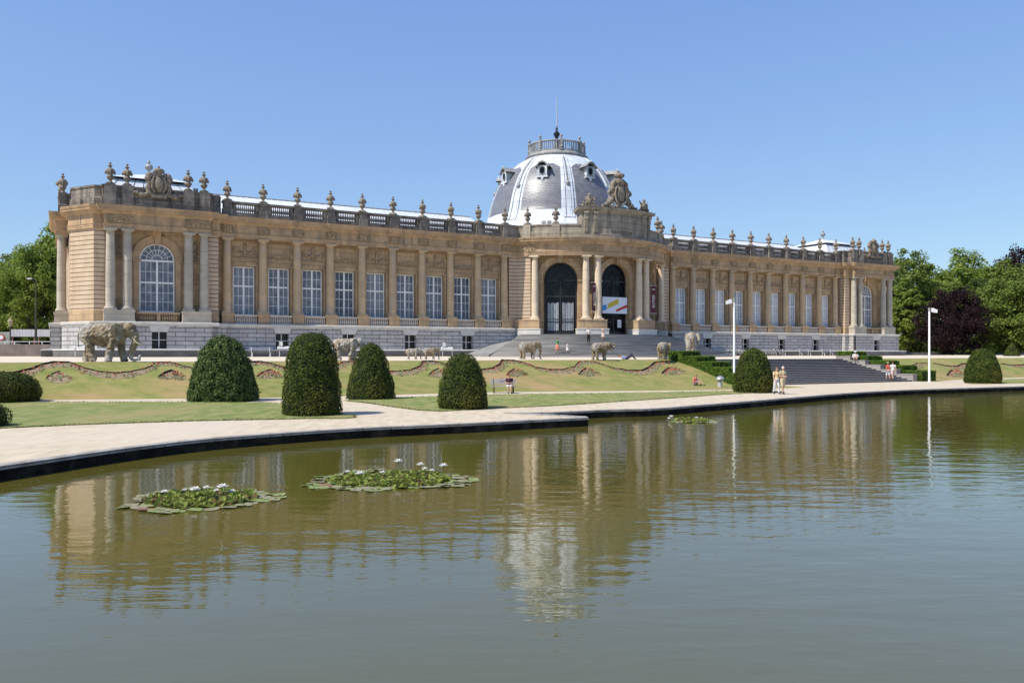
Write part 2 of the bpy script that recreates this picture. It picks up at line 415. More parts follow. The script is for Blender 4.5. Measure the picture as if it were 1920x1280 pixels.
# ---- wall with openings; f(s, z, depth) maps wall coordinates to local ones, outside is -depth
def flatmap(y): return lambda s, z, d: (s, y+d, z)
def bowmap(r): return lambda s, z, d: (*bow(r-d, math.degrees(s/r)), z)
def wall_with_openings(f, s0, s1, z0, z1, ops, step=1.2, rev=.5):
    # ops: (centre, half width, sill, spring, arched)
    m = MB(); cuts = {s0, s1}
    for c, w, zs, zp, ar in ops:
        cuts.update((c-w, c+w))
        if ar: cuts.update(c-w*math.cos(PI*i/20) for i in range(21))
    for i in range(int((s1-s0)/step)+1): cuts.add(min(s1, s0+i*step))
    cuts = sorted(cuts); cuts = [c for i, c in enumerate(cuts) if i == 0 or c-cuts[i-1] > 1e-5]
    def q(a, b, c, d): m.add([a, b, c, d], [(0,1,2,3)])
    for a, b in zip(cuts[:-1], cuts[1:]):
        mid = (a+b)/2; op = next((o for o in ops if abs(mid-o[0]) < o[1]), None)
        if not op: q(f(a,z0,0), f(b,z0,0), f(b,z1,0), f(a,z1,0)); continue
        c, w, zs, zp, ar = op
        def top(s): return zp+(math.sqrt(max(0, w*w-(s-c)**2)) if ar else 0)
        if zs > z0+1e-4:
            q(f(a,z0,0), f(b,z0,0), f(b,zs,0), f(a,zs,0)); q(f(a,zs,0), f(b,zs,0), f(b,zs,rev), f(a,zs,rev))
        q(f(a,top(a),0), f(b,top(b),0), f(b,z1,0), f(a,z1,0)); q(f(a,top(a),rev), f(b,top(b),rev), f(b,top(b),0), f(a,top(a),0))
    for c, w, zs, zp, ar in ops:
        q(f(c-w,zs,rev), f(c-w,zp,rev), f(c-w,zp,0), f(c-w,zs,0)); q(f(c+w,zs,0), f(c+w,zp,0), f(c+w,zp,rev), f(c+w,zs,rev))
    return m
def strip(m, f, s0, s1, z0, z1, d0, d1, mi=0, n=1):     # box in wall coordinates
    for i in range(n):
        a = s0+(s1-s0)*i/n; b = s0+(s1-s0)*(i+1)/n
        m.add([f(a,z0,d0),f(b,z0,d0),f(b,z0,d1),f(a,z0,d1),f(a,z1,d0),f(b,z1,d0),f(b,z1,d1),f(a,z1,d1)],
              [(0,3,2,1),(4,5,6,7),(0,1,5,4),(1,2,6,5),(2,3,7,6),(3,0,4,7)], mi)
def arc_band(m, f, c, zp, r0, r1, d0, d1, n=24, a0=0, a1=PI, mi=0):
    vs = []; fs = []
    for i in range(n+1):
        a = a0+(a1-a0)*i/n; cs, sn = -math.cos(a), math.sin(a)
        vs += [f(c+cs*r0, zp+sn*r0, d0), f(c+cs*r1, zp+sn*r1, d0), f(c+cs*r1, zp+sn*r1, d1), f(c+cs*r0, zp+sn*r0, d1)]
    for i in range(n):
        for j in range(4):
            j2 = (j+1) % 4; fs.append((4*i+j, 4*i+j2, 4*i+4+j2, 4*i+4+j))
    fs += [(0,1,2,3), (4*n+3,4*n+2,4*n+1,4*n)]
    m.add(vs, fs, mi)
def spoke(m, f, c, zp, r0, r1, a, w, d0, d1):
    cs, sn = -math.cos(a), math.sin(a); px_, pz = -sn*w/2, cs*w/2
    pts = [(c+cs*r0+px_, zp+sn*r0+pz), (c+cs*r1+px_, zp+sn*r1+pz), (c+cs*r1-px_, zp+sn*r1-pz), (c+cs*r0-px_, zp+sn*r0-pz)]
    m.add([f(a_, b_, d0) for a_, b_ in pts]+[f(a_, b_, d1) for a_, b_ in pts], [(0,1,2,3),(7,6,5,4),(0,4,5,1),(1,5,6,2),(2,6,7,3),(3,7,4,0)])

WZ0, WZ1 = 6.5, 11.5
pane_vars = [pane_blue, glassmat('window_pane_dark', (.035,.045,.07), (.10,.115,.15)), glassmat('window_pane_pale', (.14,.155,.19), (.24,.26,.29)), pane_blue]
curt_vars = [pane_curt, glassmat('curtained_pane_grey', (.28,.32,.38), (.44,.47,.52), .1), glassmat('curtained_pane_white', (.50,.53,.57), (.60,.62,.65), .1)]
def bay_window(c, pmat):
    f = flatmap(.35); m = MB(); w = 1.08; d0, d1 = .42, .52; x0, x1 = c-w, c+w
    def bx(a, b, z0, z1, dd=0): strip(m, f, a, b, z0, z1, d0+dd, d1)
    zt = WZ0+3.0
    bx(x0, x0+.11, WZ0, WZ1); bx(x1-.11, x1, WZ0, WZ1); bx(c-.09, c+.09, WZ0+.111, WZ1-.111, -.02)
    bx(x0+.111, x1-.111, WZ0, WZ0+.11); bx(x0+.111, x1-.111, WZ1-.11, WZ1)
    for a, b in ((x0+.111, c-.091), (c+.091, x1-.111)):
        bx(a, b, zt-.08, zt+.08, -.01); mid = (a+b)/2
        bx(mid-.022, mid+.022, WZ0+.111, zt-.081, .03); bx(mid-.022, mid+.022, zt+.081, WZ1-.111, .03)
        for k in (1, 2):
            z = WZ0+.11+(zt-.08-WZ0-.11)*k/3
            bx(a, mid-.023, z-.022, z+.022, .03); bx(mid+.023, b, z-.022, z+.022, .03)
        z = (zt+.08+WZ1-.11)/2
        bx(a, mid-.023, z-.022, z+.022, .03); bx(mid+.023, b, z-.022, z+.022, .03)
    o = part(m, 'window', whitew)
    part(MB().add([f(x0+.02,WZ0+.02,d1-.02),f(x1-.02,WZ0+.02,d1-.02),f(x1-.02,WZ1-.02,d1-.02),f(x0+.02,WZ1-.02,d1-.02)], [(0,1,2,3)]), 'pane', pmat, parent=o)
bal_prof = [(.075,0),(.075,.03),(.04,.06),(.085,.17),(.095,.24),(.07,.36),(.038,.48),(.038,.52),(.062,.56),(.062,.62)]
def baluster_row(m, pts, z0, h, sc=1.0, n=7):
    for x, y in pts: m.lathe(x, y, z0, [(r*sc, z*h/.62) for r, z in bal_prof], n, capt=False)
def relief(c, kind):
    m = MB(); f = flatmap(.35)
    z0, z1 = 12.42, 14.02; w = 1.28
    strip(m, f, c-w, c+w, z0-.16, z0-.03, -.10, -.004); strip(m, f, c-w, c+w, z1+.03, z1+.12, -.06, -.004)
    def P(x, z, d=.05): return (c+x, .35-d, z)
    if kind:
        for s in (-1, 1):       # hanging garland, tied to a standing trophy
            m.tube([P(s*(.12+.95*t), z0+.62-.30*math.sin(PI*min(1,t*1.1))+.35*t*t, .09) for t in [i/10 for i in range(11)]], [.05+.07*math.sin(PI*(i/10)) for i in range(11)], 6)
            for i in range(9):
                t = (i+.5)/9; m.ell(P(s*(.12+.95*t), z0+.60-.30*math.sin(PI*min(1,t*1.1))+.35*t*t+random.uniform(-.05,.05), .13), (.07,.06,.07), 6, 4)
            m.tube([P(s*1.02, z0+.95, .07), P(s*1.1, z0+.6, .07), P(s*1.02, z0+.25, .07)], [.05,.07,.02], 5)
            m.tube([P(0, z0+.25, .08), P(s*.2, z0+.16, .08), P(s*.34, z0+.3, .08)], [.05,.05,.02], 5)
        m.tube([P(0, z0+.1, .08), P(0, z0+1.05, .1)], [.09,.12], 6); m.ell(P(0, z0+1.18, .1), (.14,.12,.16), 8, 6)
        m.tube([P(-.16, z0+1.35, .08), P(.16, z0+1.35, .08)], .05, 5)
    else:
        strip(m, f, c-1.12, c+1.12, z1-.10, z1-.04, -.05, -.004); strip(m, f, c-1.12, c-1.06, z0+.1, z1-.101, -.05, -.004); strip(m, f, c+1.06, c+1.12, z0+.1, z1-.101, -.05, -.004)
        m.ell(P(0, z0+.22, .08), (.2,.1,.2), 8, 6)
        for s in (-1, 1):
            m.tube([P(s*(.2+.75*t), z0+.18+.16*math.sin(t*7), .07) for t in [i/10 for i in range(11)]], [.10-.07*(i/10) for i in range(11)], 6)
            for i in range(6): m.ell(P(s*(.25+.13*i), z0+.14+random.uniform(0,.2), .08), (.08,.06,.08), 6, 4)
    return part(m, 'relief_panel', carved_tan, True)
carved_tan = mat('carved_sandstone', (.46,.33,.20), (.28,.20,.12), 4, .9, .8, 9, bdist=.08)
palesill = mat('pale_sill_stone', (.60,.53,.46), (.50,.43,.36), 2, .85)
for s in (-1, 1):
    a, b = sorted((s*12.0, s*45.9)); ops = []
    for k in range(9): ops.append((s*(C0+(k+.5)*D_), 1.14, WZ0-.05, WZ1+.03, False))
    part(wall_with_openings(flatmap(.35), a, b, Z_B-.05, Z_CT+.05, sorted(ops), 99, .6), 'wall', stone)
    mo = MB(); f = flatmap(.35)
    for k in range(9):
        c = s*(C0+(k+.5)*D_); bay_window(c, pane_vars[(k*7+2) % 4] if s < 0 else curt_vars[(k*5+1) % 3]); relief(c, k % 2 == (0))
        # lintel string, side pilasters beside the window with their small caps
        strip(mo, f, c-1.32, c+1.32, WZ1+.34, WZ1+.44, -.06, -.003)
        for e in (-1, 1):
            xa, xb = sorted((c+e*1.16, c+e*1.34))
            strip(mo, f, xa, xb, Z_CB-.1, WZ1+.06, -.14, -.002); strip(mo, f, xa-.05, xb+.05, WZ1+.062, WZ1+.2, -.2, -.002)
    part(mo, 'window_surround', stone)
    for k in range(9):
        c = s*(C0+(k+.5)*D_); m = MB()
        m.box(c-1.14, c+1.14, -.56, -.26, Z_B+.004, Z_B+.12); m.box(c-1.14, c+1.14, -.60, -.24, 6.36, 6.5)
        baluster_row(m, [(c-1.02+2.04*i/9, -.42) for i in range(10)], Z_B+.12, .69, 1.0, 6)
        m.box(c-1.14, c+1.14, -.02, .34, Z_B, 6.44)
        part(m, 'sill_balustrade', palesill, True)
    # carved blocks in the frieze above each column
    for k in range(10):
        u = wing_u(k, s); m = MB()
        m.box(u-.42, u+.42, -.54, -.44, 14.76, 15.54)
        for j in range(3): m.box(u-.30+.22*j, u-.14+.22*j, -.60, -.541, 14.84, 15.46)
        for e in (-1, 1): m.tube([(u+e*.44,-.5,15.4),(u+e*.62,-.5,15.3),(u+e*.5,-.5,15.12),(u+e*.64,-.5,14.98),(u+e*.46,-.5,14.88)], .055, 5)
        part(m, 'frieze_block', carved_tan)
    # parapet: piers, balustrades, urns
    for k in range(10):
        u = wing_u(k, s); m = MB()
        m.box(u-.46, u+.46, -.62, .28, Z_CO+.002, Z_CO+.86); m.box(u-.40, u+.40, -.56, .22, Z_CO+.862, Z_R-.18); m.box(u-.50, u+.50, -.66, .32, Z_R-.178, Z_R)
        part(m, 'parapet_pier', soot)
        if k < 9:
            c = s*(C0+(k+.5)*D_); w = D_/2-.47; m = MB()
            m.box(c-w, c+w, -.44, .14, Z_CO+.004, Z_CO+.50); m.box(c-w, c+w, -.50, .20, Z_R-.24, Z_R-.03)
            x0 = c-w+.40
            m.box(c-w, x0-.1, -.36, .06, Z_CO+.502, Z_R-.242); m.box(c+w-.3, c+w, -.36, .06, Z_CO+.502, Z_R-.242)
            baluster_row(m, [(x0+(2*w-.8)*i/9, -.15) for i in range(10)], Z_CO+.50, Z_R-.24-Z_CO-.50, 1.15, 7)
            part(m, 'parapet_balustrade', [soot], True)
urn_prof = [(.34,.17),(.34,.21),(.20,.26),(.14,.34),(.12,.42),(.20,.50),(.30,.62),(.34,.74),(.28,.86),(.20,.92),(.22,.98),(.34,1.06),(.385,1.18),(.395,1.34),(.34,1.44),(.24,1.52),
            (.12,1.58),(.09,1.68),(.20,1.74),(.21,1.79),(.09,1.85),(.06,1.92),(.115,1.98),(.12,2.04),(.06,2.12),(.0,2.14)]
um = MB(); um.box(-.36,.36,-.36,.36,0,.17); um.lathe(0,0,0,urn_prof,14)
for e in (0, PI/2, PI, 3*PI/2):
    b0 = len(um.v); um.ell((.36,0,1.18),(.09,.13,.20),6,5); um.tube([(.38,0,1.3),(.44,0,1.1),(.36,0,.95)],[.05,.06,.03],5)
    um.xf(Matrix.Rotation(e,4,'Z'), b0)
urn_me = um.mesh('urn', urnm, True, ang=50)
def urn(x, y, z, sc=1.0, rz=0):
    o = link_mesh('urn', urn_me, M, (x, y, z)); o.scale = (sc,)*3; o.rotation_euler.z = rz; return o
for s in (-1, 1):
    for k in range(10): urn(wing_u(k, s), -.17, Z_R+.002, .97, rz=.2*k)

# ---- end pavilions
def cr(pts, rs, k=5):        # rounded path for carved scrolls
    P = [Vector(p) for p in pts]; n = len(P); op = []; orr = []
    for i in range(n-1):
        a, b, c_, d = P[max(0,i-1)], P[i], P[i+1], P[min(n-1,i+2)]
        for j in range(k):
            t = j/k; op.append(.5*((2*b)+(c_-a)*t+(2*a-5*b+4*c_-d)*t*t+(3*b-a-3*c_+d)*t**3)); orr.append((rs[i]+(rs[i+1]-rs[i])*t)*(1+.12*math.sin(7*(i+t))))
    return op+[P[-1]], orr+[rs[-1]]
def crest(c, y, z, sc=1.0, name='crowned_shield', face=0):
    m = MB()
    m.ell((0,.1,1.15),(1.0,.16,1.15),18,12); m.ell((0,-.1,1.25),(.52,.28,.85),14,10); m.ell((0,-.28,1.2),(.36,.16,.62),12,8)
    for e in (-1, 1):
        m.tube(*cr([(e*.30,0,.15),(e*.85,0,.25),(e*1.0,0,.8),(e*.85,0,1.35),(e*1.02,0,1.8),(e*.80,0,2.2),(e*.40,0,2.15)],[.18,.26,.26,.28,.32,.24,.1]),10)
        m.tube(*cr([(e*.4,-.15,2.0),(e*.60,-.2,1.5),(e*.62,-.2,.9),(e*.35,-.2,.35)],[.1,.14,.15,.1]),8)
        m.tube(*cr([(e*.9,0,.2),(e*1.6,0,.0),(e*2.1,0,.25),(e*2.5,0,.05)],[.22,.22,.15,.06]),8)
        for i in range(7): m.ell((e*(.9+.22*i),-.1,.1+.2*random.random()),(.14,.1,.12),6,5)
    m.lathe(0,0,2.0,[(.30,0),(.32,.1),(.26,.14),(.3,.25),(.5,.45),(.56,.62),(.42,.78),(.2,.84),(.1,.9),(.12,1.0),(.02,1.12)],12)
    for i in range(8):
        a = i*PI/4; m.ell((.46*math.sin(a),-.46*math.cos(a),2.5),(.1,.1,.16),6,5)
    m.box(-.75,.75,-.3,.3,-.2,.12)
    m.xf(Matrix.Translation((c,y,z)) @ Matrix.Rotation(face,4,'Z') @ Matrix.Scale(sc,4))
    return part(m, name, urnm, True, ang=60)
def arch_window_white(f, c, w, zs, zp):
    m = MB(); d0, d1 = .34, .46
    def bx(a, b, z0, z1, dd=0): strip(m, f, a, b, z0, z1, d0+dd, d1)
    bx(c-w, c-w+.12, zs, zp-.09); bx(c+w-.12, c+w, zs, zp-.09); bx(c-w+.121, c+w-.121, zs, zs+.12); bx(c-w+.001, c+w-.001, zp-.088, zp+.08, -.03)
    bx(c-.09, c+.09, zs+.121, zp-.089, -.02); zt = zs+(zp-zs)*.575
    for a, b in ((c-w+.121, c-.091), (c+.091, c+w-.121)):
        bx(a, b, zt-.08, zt+.08)
        for q0, q1, rows in ((zs+.121, zt-.081, 3), (zt+.081, zp-.089, 2)):
            for i in (1, 2): x = a+(b-a)*i/3; bx(x-.02, x+.02, q0, q1, .04)
            for i in range(1, rows):
                z = q0+(q1-q0)*i/rows
                for j in range(3): bx(a+(b-a)*j/3+.021, a+(b-a)*(j+1)/3-.021, z-.02, z+.02, .04)
    arc_band(m, f, c, zp+.08, w-.13, w-.0, d0, d1); arc_band(m, f, c, zp+.08, w*.60, w*.60+.045, d0+.03, d1-.01); arc_band(m, f, c, zp+.08, w*.28, w*.28+.045, d0+.03, d1-.01)
    for i in range(1, 9): spoke(m, f, c, zp+.08, w*.28+.05, w*.60-.005, PI*i/9 if i != 0 else 0, .04, d0+.035, d1-.015); spoke(m, f, c, zp+.08, w*.60+.05, w-.135, PI*i/9, .04, d0+.035, d1-.015)
    o = part(m, 'arched_window', whitew)
    p = MB(); n = 20; pts = [(c-w+.05, zs+.03), (c+w-.05, zs+.03)]+[(c+(w-.05)*math.cos(PI*i/n), zp+.08+(w-.05)*math.sin(PI*i/n)) for i in range(n+1)]
    p.add([f(a, b, d1-.006) for a, b in pts], [tuple(range(len(pts)))])
    part(p, 'pane', pane_blue, parent=o)
for s in (-1, 1):
    c = s*PC; f = flatmap(-.55)
    part(wall_with_openings(f, c-5.55, c+5.55, Z_B-.05, Z_CT+.05, [(c, 1.62, 6.55, 11.62, True)], 99, .5), 'wall', stone)
    arch_window_white(f, c, 1.58, 6.58, 11.55)
    m = MB(); arc_band(m, f, c, 11.62, 1.64, 2.12, -.13, .02, 28); arc_band(m, f, c, 11.62, 2.121, 2.3, -.2, .02, 28)
    for e in (-1, 1):
        xa, xb = sorted((c+e*1.64, c+e*2.12)); strip(m, f, xa, xb, Z_CB, 11.40, -.12, .0); strip(m, f, xa-.06, xb+.2, 11.402, 11.61, -.2, .0)
    m.add([(c-.22,-.9,13.1),(c+.22,-.9,13.1),(c+.34,-1.0,14.5),(c-.34,-1.0,14.5),(c-.22,-.5,13.1),(c+.22,-.5,13.1),(c+.34,-.5,14.5),(c-.34,-.5,14.5)],[(0,1,2,3),(0,4,5,1),(1,5,6,2),(0,3,7,4)])
    part(m, 'archivolt', cream)
    for e in (-1, 1):                # sunk panels between the paired columns
        cc = c+e*3.42; m = MB(); strip(m, f, cc-.28, cc+.28, 11.9, 13.8, -.05, -.003); strip(m, f, cc-.4, cc+.4, 11.6, 11.75, -.12, -.003)
        for i in range(8): m.ell((cc+random.uniform(-.15,.15), -.63, 12.0+i*.22), (.12,.08,.12), 6, 5)
        part(m, 'carved_strip', carved)
        m = MB(); m.box(cc-1.15, cc+1.15, -2.03, -1.94, 14.76, 15.5)
        for i in range(9): m.box(cc-1.1+.07*i, cc-1.06+.07*i, -2.07, -2.031, 14.8, 15.46)
        for i in range(16): m.ell((cc-.35+.09*i, -2.05, 15.1+.16*math.sin(i*1.4)), (.07,.06,.10), 6, 5)
        part(m, 'frieze_block', carved_tan)
    m = MB()
    m.box(c-1.9, c+1.9, -1.62, -1.3, Z_B+.004, Z_B+.14); m.box(c-1.9, c+1.9, -1.66, -1.26, 6.36, 6.52); m.box(c-.16, c+.16, -1.6, -1.32, Z_B+.141, 6.359)
    for e in (-1, 1): baluster_row(m, [(c+e*(.38+.2*i), -1.46) for i in range(7)], Z_B+.14, .66, 1.0, 6)
    m.box(c-1.95, c+1.95, -1.0, -.5, Z_B, 6.5)
    part(m, 'sill_balustrade', stone, True)
    # rusticated corner piers and chamfered corner, then the end wall
    e = s
    pth = [(-58.75,40),(-58.75,1.86),(-56.82,-1.05),(-55.9,-1.05),(-55.9,-.5)]
    if s > 0: pth = mirror(pth)
    part(MB().sweep(pth, [(-.3,6.7),(0,6.7),(0,Z_CT+.2),(-.3,Z_CT+.2)]), 'corner_pier', rustic)
    part(MB().sweep(pth, [(-.3,Z_B-.1),(.04,Z_B-.1),(.04,6.62),(.0,6.698),(-.3,6.698)]), 'pier_base', stone)
    pth = [(-46.7,-.5),(-46.7,-1.05),(-45.75,-1.05),(-45.75,.4)]
    if s > 0: pth = mirror(pth)
    part(MB().sweep(pth, [(-.3,6.7),(0,6.7),(0,Z_CT+.2),(-.3,Z_CT+.2)]), 'corner_pier', rustic)
    part(MB().sweep(pth, [(-.3,Z_B-.1),(.04,Z_B-.1),(.04,6.62),(.0,6.698),(-.3,6.698)]), 'pier_base', stone)
    # solid parapet
    pp = [(-58.6,40),(-58.6,16),(-59.6,16),(-59.6,5.2),(-58.6,5.2),(-58.6,1.85),(-56.75,-.85),(-56.1,-.85),(-56.1,-1.6),(-46.5,-1.6),(-46.5,-.85),(-45.7,-.85),(-45.7,-.3),(-45.4,-.3)]
    if s > 0: pp = mirror(pp)
    pr = [(-.7,Z_CO+.002),(.12,Z_CO+.002),(.12,Z_CO+.80),(.0,Z_CO+.86),(.0,18.12),(.10,18.14),(.12,18.3),(-.7,18.3)]
    part(MB().sweep(pp, pr), 'pavilion_parapet', soot)
    for du in (-4.15,-2.7,2.7,4.15):
        m = MB(); u = c+du; m.box(u-.5,u+.5,-1.84,-1.59,Z_CO+.004,18.34); part(m, 'parapet_pier', soot); urn(u, -1.3, 18.342)
    crest(c, -1.75, 17.55, .94)
    urn(s*59.3, 6.1, 18.302, 1.0); urn(s*59.3, 15.0, 18.302, 1.0)
    crest(s*59.4, 10.5, 17.6, 1.0, face=-s*PI/2)
    m = MB(); m.box(-.22,.22,-.12,.12,.12,.42); m.tube([(0,0,0),(0,0,.12)],.05,6)
    m.xf(Matrix.Translation((c+3.4,-1.2,18.3))); part(m, 'floodlight', zincold)
# link walls between last wing column and the pavilion / bow
for s in (-1, 1):
    pth = [(-12.25,.4),(-12.25,-.02)] + arc(RB+.25, -math.degrees(math.acos((YC+.02)/(RB+.25))), -48.6, 5) + [bow(12.3,-48.6)]
    if s > 0: pth = mirror(pth)
    part(MB().sweep(pth, [(-.4,6.7),(0,6.7),(0,Z_CT+.1),(-.4,Z_CT+.1)]), 'corner_pier', rustic)
    part(MB().sweep(pth, [(-.4,4.0),(.05,4.0),(.05,6.62),(.0,6.698),(-.4,6.698)]), 'pier_base', stone)

# ---- curved entrance
RW = 12.35; fb = bowmap(RW)
Z_D = 4.85
AR = [-33.2, 0, 33.2]
s_of = lambda deg: R(deg)*RW
part(wall_with_openings(fb, s_of(-49), s_of(49), Z_D-.3, Z_CT+.05, [(s_of(a), 2.1, Z_D, 11.45, True) for a in AR], .5, .8), 'entrance_wall', stone)
for a in AR:
    m = MB(); c = s_of(a)
    arc_band(m, fb, c, 11.45, 2.12, 2.72, -.16, .02, 30); arc_band(m, fb, c, 11.45, 2.721, 2.86, -.22, .02, 30)
    for e in (-1, 1):
        xa, xb = sorted((c+e*2.12, c+e*2.66)); strip(m, fb, xa, xb, Z_D, 11.24, -.14, .0); strip(m, fb, xa-.08, xb+.1, 11.242, 11.448, -.24, .0)
    for e in (0,):
        strip(m, fb, c-.28, c+.28, 13.45, 14.75, -.75, -.1); strip(m, fb, c-.4, c+.4, 14.4, 14.76, -.95, -.751)
        m.ell(fb(c, 13.75, -.8), (.2,.2,.3), 8, 6)
    part(m, 'archivolt', stone)
    # iron and glass door screen
    g = MB(); d0, d1 = .60, .70; w = 2.1
    def bx(p, q, z0, z1, dd=0): strip(g, fb, p, q, z0, z1, d0+dd, d1)
    bx(c-w, c-w+.26, Z_D, 11.4); bx(c+w-.26, c+w, Z_D, 11.4); bx(c-w+.261, c+w-.261, 11.3, 11.5); bx(c-.07, c+.07, Z_D+.01, 11.29)
    bx(c-w+.261, c-.071, 9.35, 9.6); bx(c+.071, c+w-.261, 9.35, 9.6); bx(c-w+.261, c-.071, Z_D+.01, Z_D+.4); bx(c+.071, c+w-.261, Z_D+.01, Z_D+.4)
    bx(c-w+.261, c-.071, 6.35, 6.45); bx(c+.071, c+w-.261, 6.35, 6.45); bx(c-w+.261, c-.071, 6.7, 6.75); bx(c+.071, c+w-.261, 6.7, 6.75)
    for e in (-1, 1):
        for i in range(1, 9): x = c+e*(.07+1.77*i/9); bx(x-.014, x+.014, Z_D+.4, 9.35, .03)
    arc_band(g, fb, c, 11.5, w-.22, w, d0, d1, 26); arc_band(g, fb, c, 11.5, .5, .58, d0+.02, d1-.01, 16); arc_band(g, fb, c, 11.5, 1.35, 1.40, d0+.02, d1-.01, 20)
    for i in range(1, 16): spoke(g, fb, c, 11.5, .585, w-.225, PI*i/16, .035, d0+.03, d1-.02)
    arc_band(g, fb, c, 9.6, 1.5, 1.58, d0+.01, d1-.01, 20)
    for i in range(1, 12): spoke(g, fb, c, 9.6, .15, 1.495, PI*i/12, .04, d0+.03, d1-.02)
    o = part(g, 'entrance_door', iron)
    p = MB(); n = 20; pts = [(c-w+.02, Z_D+.01), (c-w/3, Z_D+.01), (c+w/3, Z_D+.01), (c+w-.02, Z_D+.01)]+[(c+(w-.02)*math.cos(PI*i/n), 11.5+(w-.02)*math.sin(PI*i/n)) for i in range(n+1)]
    ps = [fb(q0, q1, d1+.02) for q0, q1 in pts]
    p.add([ps[i] for i in range(len(ps))]+[fb(c, 8, d1+.02)], [(i, (i+1) % len(ps), len(ps)) for i in range(len(ps))])
    part(p, 'pane', pane_dark, parent=o)
    if a < 0:
        cm = MB()
        for e in (-1, 1):
            for i in range(7):
                x = c+e*(.2+1.5*(i+.5)/7); z1 = 8.75-.06*(i % 3)
                strip(cm, fb, x-.085, x+.085, Z_D+.5, z1, d1-.012, d1-.002)
        part(cm, 'curtain', mat('white_curtain', (.62,.64,.66), (.42,.46,.50), 2.5, .8), parent=o)
for a in (-46.51, -19.886, -13.357, 13.357, 19.886, 46.51):
    x, y = bow(RB, a); column(x, y, rot=R(a), mm=cleancol)
for a0, a1 in ((-24.0,-9.6), (9.6,24.0), (-57,-43.6), (43.6,57)):
    out = .72 if abs(a0+a1) < 50 else .62
    for rr, z0, z1, mm, nm in ((RB+out, 5.55, Z_CB, stone, 'pedestal'), (RB+out+.18, Z_D-.9, 5.548, capstone, 'pedestal_base')):
        n = 5; b = math.degrees(.15/RB) if nm != 'pedestal' else 0
        pth = [bow(RW-.1, a0-b)] + arc(rr, a0-b, a1+b, n) + [bow(RW-.1, a1+b)]
        m = MB(); m.sweep(pth, [(-.3, z0), (0, z0), (0, z1-.14), (.05, z1-.12), (.05, z1), (-.3, z1)])
        m.poly(arc(RW-.15, a0-b, a1+b, n) + arc(rr, a0-b, a1+b, n)[::-1], z1-.004)
        part(m, nm, mm)
for a in (-16.6, 16.6):
    m = MB()
    for i in range(9): m.ell((*bow(RW+.1, a), 10.4+i*.38), (.2,.15,.22), 6, 5)
    m.obox(bow(RW+.04, a), .34, .06, 10.1, 13.9, R(a)); part(m, 'carved_strip', carved)
    m = MB(); fr = bowmap(RB+.45); sc = R(a)*(RB+.45)
    strip(m, fr, sc-1.3, sc+1.3, 14.76, 15.5, -.07, .02, n=5)
    for i in range(24): m.ell(fr(sc-1.2+.1*i, 15.12+.18*math.sin(i*1.3), -.08), (.09,.07,.11), 6, 5)
    part(m, 'frieze_block', carved_tan)
for a in (-50, 50):
    m = MB(); fr = bowmap(RB+.45); sc = R(a)*(RB+.45); strip(m, fr, sc-1.3, sc+.9, 14.76, 15.5, -.07, .02, n=4)
    for i in range(20): m.ell(fr(sc-1.2+.1*i, 15.12+.18*math.sin(i*1.3), -.08), (.09,.07,.11), 6, 5)
    part(m, 'frieze_block', carved_tan)
# bow parapet and attic
pr = [(-.7,Z_CO+.002),(.06,Z_CO+.002),(.06,Z_CO+.75),(-.02,Z_CO+.80),(-.02,Z_R-.14),(.08,Z_R-.12),(.08,Z_R+.02),(-.7,Z_R+.02)]
for s in (-1, 1):
    pth = [(-12.4,-.3),(-11.9,-.15)] + arc(RB+.2, -55.5, -22.6, 20)
    if s > 0: pth = mirror(pth)
    part(MB().sweep(pth, pr), 'bow_parapet', palepar)
    for a in (50.5, 35.5):
        x, y = bow(RB+.0, s*a)
        m = MB(); m.obox((x, y), .48, .34, Z_CO+.003, Z_R+.05, R(s*a)); part(m, 'parapet_pier', palepar); urn(x, y, Z_R+.052, 1.0, R(s*a))
    for a in (42, 39): 
        m = MB(); x, y = bow(RB-.2, s*a); m.box(-.24,.24,-.12,.12,.12,.46); m.tube([(0,0,0),(0,0,.12)],.05,6); m.xf(Matrix.Translation((x,y,Z_R+.02)) @ Matrix.Rotation(R(s*a),4,'Z')); part(m, 'floodlight', zincold)
att = arc(RB+.28, -22.5, 22.5, 20)
att = [bow(RB-2.6,-22.5)] + att + [bow(RB-2.6,22.5)]
m = MB(); m.sweep(att, [(-.4,Z_CO+.004),(.10,Z_CO+.004),(.10,Z_CO+.5),(.0,Z_CO+.55),(.0,19.45),(.05,19.5),(.22,19.66),(.42,19.72),(.44,19.92),(.50,20.02),(-.4,20.02)])
m.poly(arc(RB-2.7,-22,22,12)+arc(RB+.2,-22,22,12)[::-1], 20.0)
attic = part(m, 'attic', palepar)
fa = bowmap(RB+.28)
for a in (-20.2,-15.2,15.2,20.2):
    m = MB(); sc = R(a)*(RB+.28)
    for z, o_, w, hh in ((17.0,.16,.22,1.598),(18.6,.24,.25,.598),(19.2,.36,.28,.3)): strip(m, fa, sc-w, sc+w, z, z+hh, -o_, .0)
    for i in range(3): strip(m, fa, sc-.16+.13*i, sc-.10+.13*i, 17.1, 18.5, -.21, -.161)
    part(m, 'attic_console', palepar)
m = MB(); strip(m, fa, R(-12.5)*(RB+.28), R(12.5)*(RB+.28), 18.95, 19.05, -.06, .0, n=8); part(m, 'attic_moulding', palepar)
m = MB(); strip(m, fa, -.9, .9, 17.72, 17.79, -.05, .0, n=2); part(m, 'attic_bar', palepar)
